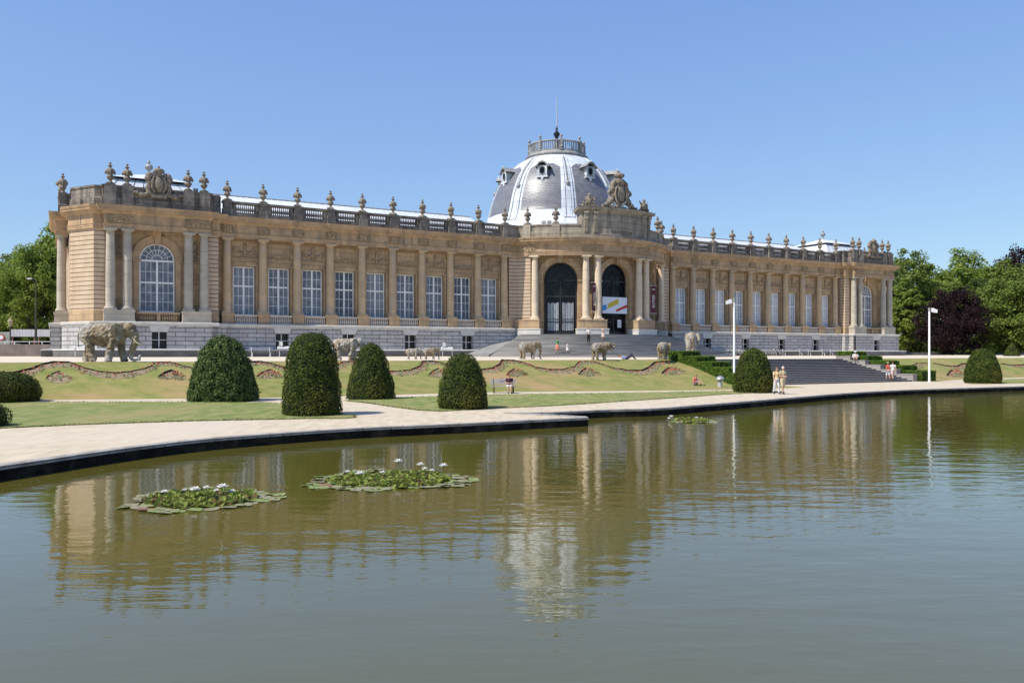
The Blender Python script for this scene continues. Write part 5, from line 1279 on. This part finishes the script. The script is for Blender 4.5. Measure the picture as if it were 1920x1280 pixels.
# ---------------------------------------------------------------- WATER LILIES
pads = [mat('lily_pad_%s' % n, a, b, 9, .45) for n, a, b in (('green',(.17,.22,.06),(.22,.25,.08)),('olive',(.22,.22,.11),(.26,.25,.13)),('brown',(.26,.225,.13),(.22,.20,.10)),('red',(.24,.10,.05),(.26,.14,.07)))]
padup = leafmat('raised_lily_leaves', (.16,.21,.035), (.31,.35,.09), .3, .4, 9); padud = leafmat('lily_leaf_undersides', (.20,.11,.06), (.10,.13,.035), .3, .5, 6); petal = mat('white_petals', (.80,.78,.75), rough=.5)
petal_in = mat('yellow_stamens', (.6,.42,.05), rough=.6)
def lily(px, py, rxp, ryp, label, npad, nup, fl, seed):
    r_ = random.Random(seed); X, D = G(px, py, ZW); rx_ = rxp*D/F
    d1, d2 = G(px, py-ryp, ZW)[1], G(px, py+ryp, ZW)[1]; ry_ = (d1-d2)/2; D = (d1+d2)/2; X = (px-960)/F*D
    e = empty('water_lily_patch', (X, D, ZW), 0, label, 'water lilies', 'water lily patches on the pond'); m = MB(); placed = []
    while npad > 0:
        npad -= 1
        a = r_.uniform(0,2*PI); q = math.sqrt(r_.random())*(1+.10*math.sin(a*3+seed)+.06*math.sin(7*a)); x, y = q*rx_*math.cos(a), q*ry_*math.sin(a); s = r_.uniform(.10,.18)
        near = min([math.hypot(x-u_, y-v_)-.72*(s+t_) for u_, v_, t_ in placed], default=1)
        if near < 0: continue
        placed.append((x, y, s))
        g0 = r_.uniform(0,2*PI); z = .006+.022*r_.random(); tx, ty = r_.gauss(0,.07), r_.gauss(0,.07); vs = [(x,y,z)]
        for k_ in range(15): b_ = g0+.18+(2*PI-.36)*k_/14; vs.append((x+s*math.cos(b_), y+s*math.sin(b_), max(.004, z+s*(tx*math.cos(b_)+ty*math.sin(b_))+.006*math.sin(3*b_))))
        m.add(vs, [(0,k_,k_+1) for k_ in range(1,15)], r_.choices((0,1,2,3),(6,6,3,.25))[0])
    m.build('floating_leaves', pads, e, uv=False)
    m = MB()
    for i in range(nup):
        a = r_.uniform(0,2*PI); q = r_.random()**.55*.74; x, y = q*rx_*math.cos(a), q*ry_*math.sin(a); s = r_.uniform(.045,.085); z = r_.uniform(.015,.10)*(1.1-q*.8)
        T = Matrix.Translation((x,y,z)) @ Matrix.Rotation(r_.uniform(0,6.3),4,'Z') @ Matrix.Rotation(r_.gauss(0,.8),4,'X'); cup = r_.uniform(-.5,.8); vs = []; fs = []
        for k_ in range(3):
            for j in range(8):
                b_ = .3+5.7*j/7; rr = s*k_/2; vs.append(T @ Vector((rr*math.cos(b_), rr*math.sin(b_), cup*rr*rr/s*(1+.6*math.cos(2*b_)))))
        for k_ in range(2):
            for j in range(7): fs.append((k_*8+j,(k_+1)*8+j,(k_+1)*8+j+1,k_*8+j+1))
        m.add(vs, fs, 0 if r_.random() < .78 else 1)
    m.build('raised_leaves', [padup, padud], e, uv=False, smooth=True)
    for fx, fz, fs_ in fl:
        f_ = MB(); x = (fx-px)*D/F; yy = r_.uniform(-.2,.5)*ry_; s = fs_
        f_.tube([(x,yy,0),(x,yy,fz)], .009, 5, 1)
        for ring_, (n_, el, ln_) in enumerate(((9,.35,1.0),(8,.8,.9),(6,1.2,.7))):
            for k_ in range(n_):
                a = 2*PI*k_/n_+ring_*.4; c, s2 = math.cos(a), math.sin(a); l = s*ln_; w = l*.26
                dx, dz = l*math.cos(el), l*math.sin(el)
                f_.add([(x,yy,fz),(x+c*dx*.55-s2*w,yy+s2*dx*.55+c*w,fz+dz*.5),(x+c*dx,yy+s2*dx,fz+dz),(x+c*dx*.55+s2*w,yy+s2*dx*.55-c*w,fz+dz*.5)],[(0,1,2,3)])
        f_.ell((x,yy,fz+s*.3),(s*.2,s*.2,s*.22),6,5,2); f_.build('flower', [petal, padup, petal_in], e, uv=False)
lily(379,938,136,22,'left clump of water lilies in the near water, with three white blooms close together',1300,950,[(374,.22,.13),(395,.26,.09),(410,.20,.14),(396,.12,.08),(426,.10,.09),(300,.10,.1),(325,.08,.08)],1)
lily(731,901,152,19.5,'larger clump of water lilies left of the middle, one bloom standing high on its stalk',1500,1150,[(741,.34,.13),(782,.24,.12),(794,.2,.09),(826,.20,.13),(676,.14,.13),(712,.1,.09),(806,.14,.08),(645,.12,.08)],2)
lily(1296,788.5,46,4.6,'small distant clump of water lilies near the far kerb',150,150,[(1258,.16,.13),(1254,.08,.12),(1310,.08,.1)],3)

# ---------------------------------------------------------------- ELEPHANT SCULPTURES
eleph = mat('patchwork_elephant_shell', (.18,.135,.08), (.34,.275,.18), 5.0, .8, 1.0, 12, c3=(.42,.415,.40), s3=1.9, bdist=.09, lo=.4, hi=.6)
eleph2 = mat('patchwork_elephant_shell_grey', (.46,.44,.39), (.24,.20,.15), 5.0, .8, 1.0, 12, c3=(.34,.21,.10), s3=2.0, bdist=.09, lo=.4, hi=.6)
ivory = mat('ivory', (.5,.42,.3), rough=.5)
def elephant(px, yl, hpx, rz, label, ear_open=.5, trunk='down', mm=None, lean=0, zoff=0, young=False, seed=0, D=None):
    mm = mm or eleph
    if D is None: X, D = ray_local_y(px, yl)
    else: X = (px-960)/F*D
    H = hpx*D/F; z = Z_E+.02+zoff
    e = empty('elephant_sculpture', (X, D, z), rz, label, 'elephant sculpture', 'patchwork elephant sculptures on the terrace'); e.scale = (H,)*3
    m = MB(); r_ = random.Random(seed); hl = .40 if not young else .34
    m.ell((-.03,0,.70),(.50,.27,.285),20,14); m.ell((-.33,0,.70),(.27,.25,.285),14,10); m.ell((.26,0,.72),(.27,.24,.265),14,10); m.ell((-.02,0,.60),(.36,.22,.22),14,10)
    m.tube([(.38,0,.80),(.50,0,.84)],[.22,.18],12); m.ell((.58,0,.83),(.165,.15,.175),14,10); m.ell((.66,0,.76),(.11,.12,.14),12,8)
    if trunk == 'down': tp = [(.68,0,.76),(.745,0,.62),(.74,0,.45),(.70,0,.28),(.68,0,.14),(.72,0,.05),(.80,0,.05)]
    elif trunk == 'curl': tp = [(.68,0,.76),(.74,0,.6),(.70,0,.42),(.62,0,.24),(.62,0,.09),(.71,0,.035),(.82,0,.07),(.85,0,.16)]
    else: tp = [(.68,0,.78),(.80,0,.70),(.90,0,.70),(.98,0,.78),(.98,0,.88),(.91,0,.93),(.86,0,.88)]
    m.tube(tp, [.11,.085,.07,.058,.048,.042,.036,.03][:len(tp)], 12)
    m.ell((.63,0,.66),(.09,.085,.07),10,8)
    st = r_.uniform(-.05,.09) if seed != 1 else .13
    legs = [(.27,.13,st),(.27,-.13,-st),(-.36,.13,-st-.02),(-.36,-.13,st)]
    for lx, ly, dx in legs:
        front = lx > 0
        m.tube([(lx,ly,.66),(lx+dx*.4,ly*1.05,.42),(lx+dx*.8+(-.02 if front else .0),ly*1.05,.22),(lx+dx,ly*1.05,.07),(lx+dx+.01,ly*1.05,.0)], [.135 if front else .155,.10,.078,.082,.09], 12)
    b = link_mesh('body', remeshed(m, 'body', mm, .02, True, .035, 14), e)
    for s in (-1, 1):
        er = MB(); pts = []; n = 14; T = Matrix.Translation((.50,s*.14,.86)) @ Matrix.Rotation(s*(PI-.35-ear_open), 4, 'Z')
        ol = [(.0,.02),(.08,.10),(.18,.12),(.27,.06),(.30,-.06),(.27,-.18),(.20,-.28),(.12,-.34),(.07,-.26),(.02,-.14)]
        vs = [T @ Vector((x,0.02*math.sin(x*9),z_)) for x, z_ in ol]+[T @ Vector((x,.03+.02*math.sin(x*9),z_)) for x, z_ in ol]; q = len(ol)
        er.add(vs, [tuple(range(q)), tuple(range(q,2*q))[::-1]]+[(i,q+i,q+(i+1)%q,(i+1)%q) for i in range(q)]); er.build('ear', mm, e, uv=False)
        if not young: MB().tube([(.68,s*.07,.64),(.76,s*.09,.52),(.86,s*.09,.44),(.95,s*.07,.43)],[.022,.02,.015,.005],7).build('tusk', ivory, e, True)
    MB().tube([(-.58,0,.80),(-.64,0,.68),(-.645,0,.50),(-.63,0,.38)],[.03,.02,.014,.012],6).build('tail', mm, e, True)
    return e
elephant(197,-28.4,71,.05,'largest elephant sculpture, with tusks and curled trunk, at the left end of the terrace',.1,'curl',seed=1)
elephant(649,-28.3,42,.15,'elephant sculpture half hidden behind the two tall yews',.3,'down',eleph2,seed=2,D=60)
_e = bpy.data.objects['elephant_sculpture']; _e.scale = (_e.scale[0]*1.08, _e.scale[1]*1.1, _e.scale[2]*1.02)
elephant(774,-28.4,21.5,.1,'left one of the two baby elephants walking nose to tail',.4,'down',eleph2,young=True,seed=3,D=68)
elephant(807,-28.4,22.5,.1,'right one of the two baby elephants walking nose to tail',.1,'down',young=True,seed=4,D=68)
elephant(991,-28.3,33,.35,'slim elephant sculpture walking right, below the large glazed arch',.1,'down',seed=5,D=73)
elephant(1126,-27.8,32,.45,'young elephant sculpture with its trunk raised, beside the lying person',.5,'up',seed=6,D=70)
elephant(1243,-28,32,1.15,'elephant sculpture seen from behind, nearest left of the stepped hedge',.6,'down',seed=7,D=72)
e = elephant(1296,-27,50,1.25,'tall pale elephant sculpture seen from behind, standing at the top of the stepped hedge',.9,'up',eleph2,seed=8,D=78); e.scale = (e.scale[0]*.72, e.scale[1]*.66, e.scale[2])

# ---------------------------------------------------------------- BENCHES, LECTERNS, BICYCLES
plank = mat('bench_planks', (.36,.35,.36), (.27,.26,.27), 3, .7); blegs = mat('bench_iron', (.12,.08,.05), rough=.7)
def bench(X, Y, z, rz, label, w=1.7, pale=False, group=None):
    e = empty('park_bench', (X, Y, z), rz, label, 'bench', group)
    m = MB()
    for i in range(3): m.box(-w/2,w/2,-.02-.14*i,.10-.14*i,.43,.47)
    m.build('seat', plank, e); m = MB()
    for i in range(2): m.add([(-w/2,.16+.03*i,.60+.17*i),(w/2,.16+.03*i,.60+.17*i),(w/2,.185+.03*i,.73+.17*i),(-w/2,.185+.03*i,.73+.17*i),(-w/2,.20+.03*i,.60+.17*i),(w/2,.20+.03*i,.60+.17*i),(w/2,.225+.03*i,.73+.17*i),(-w/2,.225+.03*i,.73+.17*i)],[(0,1,2,3),(7,6,5,4),(0,4,5,1),(3,2,6,7),(0,3,7,4),(1,5,6,2)])
    m.build('backrest', plank, e)
    for s in (-1, 1):
        m = MB(); x = s*(w/2-.22); m.tube([(x,.06,.43),(x,.20,0)],.03,6); m.tube([(x,-.26,.43),(x,-.30,0)],.035,6); m.tube([(x,-.30,.41),(x,.12,.42),(x,.235,.95)],.028,6)
        m.build('leg', wp if pale else blegs, e)
    return e
X, D = G(941, 737); bench(X+.1, D+.25, 0, .12, 'grey planked bench at the foot of the bank with a woman sitting on it')
bl = ['pale legged bench against the plinth left of the tall yew', 'pale legged bench near the right end of the terrace, first from the bicycles', 'pale legged bench on the far terrace above the garden stairs', 'pale legged bench close to the right stepped hedge']
for (px_, yl), l_ in zip(((489,-3.2),(1461,-3),(1509,-3),(1551,-3)), bl):
    X, D = ray_local_y(px_, yl); bench(X, D, 2.25, PHI, l_, 2.2, True, 'pale benches along the museum wall')
panel = mat('lectern_panel', (.70,.69,.64), (.45,.50,.45), 4, .4)
for px_, yl, l_ in ((141,-4.6,'information lectern left of the largest elephant'),(524,-4.6,'information lectern in front of the cellar window left of the tall yew'),(830,-4.6,'information lectern right of the baby elephants')):
    X, D = ray_local_y(px_, yl); e = empty('information_lectern', (X, D, 2.24), .1, l_, 'lectern', 'information lecterns along the terrace')
    m = MB(); m.box(-.04,.04,-.03,.03,0,1.55); m.build('post', mat('panel_grey', (.46,.46,.45)), e); m = MB(); m.box(1.0,1.05,-.03,.03,0,.85); m.build('leg', wp, e)
    m = MB(); m.add([(-.2,-.25,.78),(1.1,-.25,.78),(1.1,.2,1.0),(-.2,.2,1.0),(-.2,-.25,.83),(1.1,-.25,.83),(1.1,.2,1.05),(-.2,.2,1.05)],[(0,3,2,1),(4,5,6,7),(0,1,5,4),(1,2,6,5),(2,3,7,6),(3,0,4,7)]); m.build('slanted_panel', mat('panel_grey', (.46,.46,.45), rough=.5), e)
    m = MB(); m.box(.06,.32,-.02,.02,1.1,1.5); m.build('upright_panel', panel, e)
def bicycle_proto():
    e = empty('bicycle', (0,0,0), 0, 'x', 'bicycle', 'bicycles parked along the museum wall')
    for x in (-.52,.52):
        m = MB(); m.tube([(x+.34*math.cos(2*PI*i/20),0,.34+.34*math.sin(2*PI*i/20)) for i in range(21)],.032,6,cap=False)
        m.tube([(x+.30*math.cos(2*PI*i/20),0,.34+.30*math.sin(2*PI*i/20)) for i in range(21)],.012,5,1,cap=False)
        for i in range(10): a = 2*PI*i/10; m.tube([(x,0,.34),(x+.3*math.cos(a),0,.34+.3*math.sin(a))],.004,3,1)
        m.build('wheel', [tyre, zincold], e, uv=False)
    m = MB()
    for a, b in (((-.52,0,.34),(-.12,0,.30)),((-.12,0,.30),(-.28,0,.85)),((-.52,0,.34),(-.25,0,.72)),((-.25,0,.74),(.34,0,.80)),((-.12,0,.30),(.36,0,.72)),((.34,0,.88),(.52,0,.34))): m.tube([a,b],.03,6)
    m.build('frame', mat('bicycle_paint', (.35,.36,.38), rough=.35), e, uv=False); m = MB(); m.tube([(.34,0,.85),(.31,0,1.02)],.015,5); m.tube([(.22,-.28,1.0),(.33,-.12,1.03),(.33,.12,1.03),(.22,.28,1.0)],.014,5); m.build('handlebar', zincold, e, uv=False)
    m = MB(); m.ell((-.30,0,.90),(.14,.07,.04),8,5); m.build('saddle', tyre, e, uv=False); m = MB(); m.tube([(-.12,0,.30),(-.02,.1,.2)],.012,4); m.tube([(-.12,0,.30),(-.22,-.1,.4)],.012,4); m.build('pedals', tyre, e, uv=False)
    return e
bp = bicycle_proto(); bpx = [1372,1386,1393,1399,1425,1430,1436,1442,1450,1457]; ord_ = ['leftmost bicycle, just left of the white pole','bicycle right of the white pole','second bicycle right of the white pole','bicycle half hidden by the left flank of the yew top','bicycle at the right flank of the yew top','silver bicycle, second right of the yew top','bicycle in the middle of the row right of the yew','bicycle leaning near the end of the row','last but one bicycle of the row','last bicycle at the right end of the row']
for i, (px_, l_) in enumerate(zip(bpx, ord_)):
    o = bp if i == 0 else copy_tree(bp); X, D = ray_local_y(px_, -3.0+.15*(i % 3)); o.location = (X, D, 2.25); o.rotation_euler = (R(random.uniform(4,9)), 0, PHI+PI/2+random.uniform(-.25,.25)); o['label'] = l_

# ---------------------------------------------------------------- PEOPLE
skin = mat('skin', (.50,.29,.20), rough=.6)
def cm(name, c): return mat('cloth_'+name, c, tuple(q*.8 for q in c), 6, .85, .3, 20)
def hair(c): return mat('hair_%d' % int(c[0]*1000), c, rough=.6)
def person(loc, rz, h, J, label, top=None, bottom=None, skirt=None, shoes=(.03,.03,.03), haircol=(.08,.05,.03), longhair=False, sleeves=True, longlegs=True, hat=None, dress=None, fem=False, group=None):
    """J: joints in metres for a 1.75 m figure facing -Y: pelvis, chest, neck, head, and per side (shoulder, elbow, hand, hip, knee, ankle, toe)"""
    e = empty('person', loc, rz, label, 'person', group); k = h/1.75; e.scale = (k,)*3
    v = {a: Vector(b) for a, b in J.items()}
    m = MB(); P, Ch, Nk, Hd = v['pelvis'], v['chest'], v['neck'], v['head']
    up = (Hd-Nk).normalized()
    m.tube([P-(Ch-P)*.15, P, P+(Ch-P)*.5, Ch, Nk-(Nk-Ch)*.15], [.13,.15,.125,.155,.10], 14); m.tube([Nk-up*.04, Hd-up*.06],[.06,.055],10)
    m.ell(Hd+up*.03,(.078,.095,.118),14,12); fd = v.get('face', Vector((0,-1,0))).normalized(); sd = up.cross(fd).normalized()
    m.ell(Hd+fd*.095+up*.01,(.014,.02,.024),6,5); m.ell(Hd+fd*.07-up*.055,(.04,.03,.035),8,6)
    for s in (-1,1): m.ell(Hd+sd*s*.08+up*.01,(.014,.02,.03),6,5)
    for s in ('l','r'):
        sh, el, ha, hp, kn, an, to = (v[s+q] for q in ('sh','el','ha','hip','kn','an','to'))
        m.tube([Ch+(sh-Ch)*.3, sh, sh+(el-sh)*.5, el, el+(ha-el)*.5, ha],[.08,.062,.048,.04,.036,.026],10)
        d = (ha-el).normalized(); sdv = d.cross(Vector((1,0,0)) if abs(d.x) < .8 else Vector((0,1,0))).normalized()
        m.tube([ha, ha+d*.05, ha+d*.09],[.028,.036,.034],8)
        nn = d.cross(sdv)
        for i in range(4):
            o = sdv*(.027-.018*i); L_ = (.07,.08,.075,.058)[i]; m.tube([ha+d*.08+o, ha+d*(.085+L_*.5)+o+nn*.006, ha+d*(.08+L_)+o+nn*.022],[.0095,.0085,.007],6)
        m.tube([ha+d*.03+sdv*.025, ha+d*.065+sdv*.05, ha+d*.09+sdv*.052+nn*.01],[.012,.010,.008],6)
        m.tube([P+(hp-P)*.6, hp, hp+(kn-hp)*.5, kn, kn+(an-kn)*.4, an],[.10,.088,.075,.056,.054,.036],12); m.tube([an, an+(to-an)*.4-Vector((0,0,.02)), to],[.038,.042,.03],8)
    link_mesh('body', remeshed(m, 'body', skin, .013), e)
    def torso_mesh(name, mm, sl, low=-.12, g=.018):
        t = MB(); t.tube([P+(Ch-P)*low, P+(Ch-P)*.25, P+(Ch-P)*.6, Ch, Nk-(Nk-Ch)*.25, Nk-(Nk-Ch)*.1],[.155+g,.145+g,.13+g,.158+g,.115+g,.075],14)
        for s in ('l','r'):
            sh, el, ha = (v[s+q] for q in ('sh','el','ha')); 
            pts = [Ch+(sh-Ch)*.3, sh, sh+(el-sh)*.6]; rs = [.085+g,.068+g,.058+g]
            if sl: pts += [el, el+(ha-el)*.8]; rs += [.05+g,.038+g]
            t.tube(pts, rs, 10)
        link_mesh(name, remeshed(t, name, mm, .017), e)
    if top: torso_mesh('shirt', cm(*top), sleeves)
    if dress:
        torso_mesh('dress', cm(*dress), False)
        skirt = dress
    if bottom:
        t = MB(); g = .02
        t.tube([P+(Ch-P)*.22, P, P-(Ch-P)*.15],[.145+g,.155+g,.14+g],14)
        for s in ('l','r'):
            hp, kn, an = (v[s+q] for q in ('hip','kn','an')); pts = [P+(hp-P)*.6, hp, hp+(kn-hp)*.5, kn]; rs = [.105+g,.094+g,.082+g,.066+g]
            if longlegs: pts += [kn+(an-kn)*.5, an+(kn-an)*.06]; rs += [.066,.06]
            t.tube(pts, rs, 12)
        link_mesh('trousers', remeshed(t, 'trousers', cm(*bottom), .018), e)
    if skirt:
        kn = (v['lkn']+v['rkn'])/2; t = MB(); t.tube([P+(Ch-P)*.25, P, P+(kn-P)*.5, kn+(kn-P)*.05],[.15,.18,.22,.26],16)
        link_mesh('skirt', remeshed(t, 'skirt', cm(*skirt), .022), e)
    t = MB(); bk = -fd
    t.ell(Hd+up*.055+bk*.018,(.088,.100,.105),14,10)
    if longhair: t.tube([Hd+bk*.05, Hd+bk*.085-up*.12, Hd+bk*.09-up*.26],[.08,.08,.045],10)
    o = t.build('hair', hair(haircol), e, True, uv=False)
    if hat: MB().lathe(Hd.x,Hd.y,Hd.z+.07,[(.16,0),(.16,.015),(.10,.03),(.095,.10),(.03,.125)],16).build('hat', cm(*hat), e, True)
    for s in ('l','r'):
        an, to = v[s+'an'], v[s+'to']; t = MB(); t.tube([an+Vector((0,0,.0))-(to-an)*.25, an+(to-an)*.3-Vector((0,0,.01)), to+(to-an)*.1],[.045,.05,.035],10); t.build('shoe', mat('shoe_%d' % int(shoes[0]*1000), shoes, rough=.6), e, True)
    return e
def stand(step=.0, arms='down', turn=0):
    J = dict(pelvis=(0,0,.97), chest=(0,.0,1.33), neck=(0,.01,1.50), head=(0,-.02,1.63))
    for s, q in (('l',1),('r',-1)):
        d = step*q
        J[s+'sh'] = (q*.19,.0,1.43); J[s+'hip'] = (q*.09,0,.92); J[s+'kn'] = (q*.10,-d*.45-.01,.50); J[s+'an'] = (q*.10,-d*.9+.03,.09 if d >= 0 else .13); J[s+'to'] = (q*.12,-d*.9-.12,.035 if d >= 0 else .05)
        J[s+'el'] = (q*.25,.04+d*.3,1.15); J[s+'ha'] = (q*.26,-.04+d*.7,.90)
        if arms == 'front': J[s+'el'] = (q*.25,.0,1.15); J[s+'ha'] = (q*.08,-.24,1.14)
        if arms == 'up': J[s+'el'] = (q*.24,-.10,1.2); J[s+'ha'] = (q*.06,-.20,1.42)
    return J
def sit(lean=0.0, ground=False, arms='lap'):
    zs_ = .10 if ground else .52
    J = dict(pelvis=(0,0,zs_), chest=(0,-.06+lean,zs_+.36), neck=(0,-.10+lean,zs_+.53), head=(0,-.15+lean,zs_+.64))
    for s, q in (('l',1),('r',-1)):
        J[s+'sh'] = (q*.18,-.07+lean,zs_+.46); J[s+'hip'] = (q*.09,-.02,zs_-.0)
        if ground: J[s+'kn'] = (q*.13,-.36,.38+.06*q); J[s+'an'] = (q*.12,-.66-.08*q,.08); J[s+'to'] = (q*.13,-.80-.08*q,.05)
        else: J[s+'kn'] = (q*.10,-.44,.50); J[s+'an'] = (q*.10,-.42,.09); J[s+'to'] = (q*.11,-.57,.04)
        J[s+'el'] = (q*.25,-.10+lean,zs_+.20); J[s+'ha'] = (q*.10,-.32,zs_+.20)
    return J
def lie():
    J = dict(pelvis=(0,0,.11), chest=(.34,0,.16), neck=(.50,0,.24), head=(.62,-.02,.32), face=(0,-.5,.9))
    for s, q in (('l',1),('r',-1)):
        J[s+'sh'] = (.44,q*.18,.17); J[s+'hip'] = (-.04,q*.09,.10); J[s+'kn'] = (-.40,q*.12,.42-.05*q); J[s+'an'] = (-.66,q*.12,.08); J[s+'to'] = (-.78,q*.13,.05)
        J[s+'el'] = (.30,q*.28,.06); J[s+'ha'] = (.12,q*.14,.24)
    return J
def on_steps(px, py):
    best = None
    for i in range(700):
        D = 80+i*.04; X = (px-960)/F*D; u, y = W2L(X, D); r_ = math.hypot(u, y-YC); z = step_z(r_) if y < 0 else Z_D
        yy = HY-F*(z-EYE)/D
        if best is None or abs(yy-py) < best[0]: best = (abs(yy-py), X, D, z)
    return best[1:]
tan = (.42,.31,.19); X, D = G(1456, 738.6)
person((X,D,0), .35, 1.68, stand(.18,'down'), 'woman in a yellow top and white trousers walking beside the man in beige', top=('yellow',(.70,.50,.28)), bottom=('white',(.72,.70,.70)), haircol=(.16,.07,.03), fem=True, sleeves=False)
X, D = G(1468, 738.8)
person((X,D,0), .35, 1.74, stand(-.16,'front'), 'grey haired man in beige shirt and shorts walking on the pond path', top=('khaki',(.50,.42,.25)), bottom=('beige',(.55,.45,.30)), haircol=(.55,.50,.45), longlegs=False, sleeves=False)
def on_gs(px, py):
    best = None
    for i in range(700):
        D = 62+i*.04; X = (px-960)/F*D; u, y = W2L(X, D)
        if y < yb: z = 0
        elif y > yt: z = Z_E
        else: z = Z_E*(int((y-yb)/((yt-yb)/nst))+1)/nst
        yy = HY-F*(z-EYE)/D
        if best is None or abs(yy-py) < best[0]: best = (abs(yy-py), X, D, z)
    return best[1:]
person(on_gs(1665,711.5), PI+.3, 1.62, stand(.16,'down'), 'person in red and white with a sun hat climbing the garden stairs', top=('red',(.62,.10,.07)), bottom=('white',(.72,.70,.70)), longlegs=False, hat=('straw',(.5,.38,.22)), sleeves=False)
person(on_gs(1674,713), PI+.1, 1.68, stand(-.2,'down'), 'dark haired person in white on the stairs, right of the one with the sun hat', top=('white',(.72,.70,.70)), bottom=('pink',(.62,.45,.40)), haircol=(.10,.04,.025), longlegs=False, sleeves=False)
X, Y = L2W(9.4,-31.9); person((X,Y,Z_E-.12), PHI-.9, 1.72, sit(.05,True), 'person in white shirt and cap sitting on the stone edge by the right hedge', top=('white',(.72,.70,.70)), bottom=('sand',(.55,.40,.28)), hat=('white',(.72,.70,.70)), longlegs=False)
p_ = on_slope(1303, 722); person(p_+Vector((0,0,.0)), .8, 1.70, sit(.05,True), 'person in a pink red top sitting on the bank near the bollard lamp', top=('pinkred',(.62,.16,.13)), bottom=('grey',(.24,.21,.24)), haircol=(.25,.12,.07), longlegs=False)
X, D = G(953, 737.5); person((X+.05,D+.22,0), .12, 1.66, sit(.0), 'red haired woman in a dark top and white skirt sitting on the bench', top=('plum',(.07,.02,.045)), skirt=None, bottom=('white',(.72,.70,.70)), haircol=(.20,.04,.02), longlegs=False, sleeves=False)
X, D = G(941.5,731); t_ = empty('handbag', (X,D+.3,.47), 0, 'dark handbag on the bench beside the seated woman', 'bag'); MB().lathe(0,0,0,[(.12,0),(.17,.08),(.14,.2),(.06,.25)],12).build('bag_body', cm('navy',(.03,.03,.06)), t_, True); MB().tube([(-.1,0,.2),(-.05,0,.36),(.05,0,.36),(.1,0,.2)],.01,5).build('strap', cm('navy',(.03,.03,.06)), t_)
X, D = ray_local_y(1176,-28.6); person((X,D,Z_E+.02), PI, 1.75, lie(), 'person in striped blue lying on the terrace edge with knees bent', top=('bluegrey',(.20,.25,.36)), bottom=('navy',(.04,.05,.10)), haircol=(.12,.06,.03))
person(on_steps(1103.5,643.5), .25, 1.78, stand(.03,'front'), 'man in a white shirt and black trousers standing on the entrance steps', top=('white',(.72,.70,.70)), bottom=('black',(.02,.02,.022)), haircol=(.10,.06,.04), sleeves=False)
person(on_steps(1131,639.5), .9, 1.64, stand(.0,'front'), 'woman in a pale pink dress on the upper entrance steps', dress=('palepink',(.66,.50,.42)), haircol=(.10,.05,.03), fem=True)
person(on_steps(1045,663.6), 1.2, 1.66, stand(.2,'down'), 'woman in a green top and coral skirt walking at the foot of the entrance steps', top=('green',(.03,.30,.09)), skirt=('coral',(.62,.22,.16)), haircol=(.10,.05,.03), sleeves=False, fem=True)
person(on_steps(1064,661), 1.2, 1.15, stand(.2,'down'), 'small child in a white dress running at the foot of the entrance steps', dress=('white',(.72,.70,.70)), haircol=(.25,.14,.07))
tag(bpy.data.objects['kerb_sign'] if 'kerb_sign' in bpy.data.objects else ko)

# ---------------------------------------------------------------- LIGHT AND CAMERA
SUN_EL = R(52); to_sun = Vector((-.845, -.535, 0)).normalized()
w = bpy.data.worlds.new('World'); scene.world = w; w.use_nodes = True; nt = w.node_tree; bg = nt.nodes['Background']
sk = nt.nodes.new('ShaderNodeTexSky'); sk.sky_type = 'NISHITA'; sk.sun_disc = False; sk.sun_elevation = SUN_EL
sk.sun_rotation = math.atan2(to_sun.x, to_sun.y)       # measured from +Y towards +X
sk.air_density = 1.0; sk.dust_density = .25; sk.ozone_density = 4.5; sk.altitude = 50
sp_ = nt.nodes.new('ShaderNodeSeparateColor'); cb_ = nt.nodes.new('ShaderNodeCombineColor'); nt.links.new(sk.outputs[0], sp_.inputs[0])
for i_, (g_, k_) in enumerate(((.64, 1.21), (.61, 1.495), (.33, 2.98))):      # photographic tone of the clear sky
    p_ = nt.nodes.new('ShaderNodeMath'); p_.operation = 'POWER'; p_.inputs[1].default_value = g_; nt.links.new(sp_.outputs[i_], p_.inputs[0])
    q_ = nt.nodes.new('ShaderNodeMath'); q_.operation = 'MULTIPLY'; q_.inputs[1].default_value = k_; nt.links.new(p_.outputs[0], q_.inputs[0]); nt.links.new(q_.outputs[0], cb_.inputs[i_])
nt.links.new(cb_.outputs[0], bg.inputs[0]); bg.inputs[1].default_value = .145
sd = bpy.data.lights.new('sun', 'SUN'); sd.energy = 5.0; sd.angle = R(.53); sd.color = (1,.94,.84); so = bpy.data.objects.new('sun', sd); COL.objects.link(so)
dirv = -(to_sun*math.cos(SUN_EL)+Vector((0,0,math.sin(SUN_EL)))); so.rotation_euler = dirv.to_track_quat('-Z','Y').to_euler(); so.location = (-60,10,80)
cam = bpy.data.cameras.new('camera'); cam.sensor_width = 36; cam.lens = F/1920*36; cam.clip_end = 6000; cam.clip_start = .1; cam.shift_y = (HY-640)/1920
co = bpy.data.objects.new('camera', cam); COL.objects.link(co); co.location = (0,0,EYE); co.rotation_euler = (PI/2,0,0); scene.camera = co
scene.view_settings.view_transform = 'Standard'; scene.view_settings.look = 'None'; scene.view_settings.gamma = 1; scene.view_settings.exposure = 0.2
scene.render.resolution_x = 1024; scene.render.resolution_y = 682

bpy.data.scenes.remove(WORK)
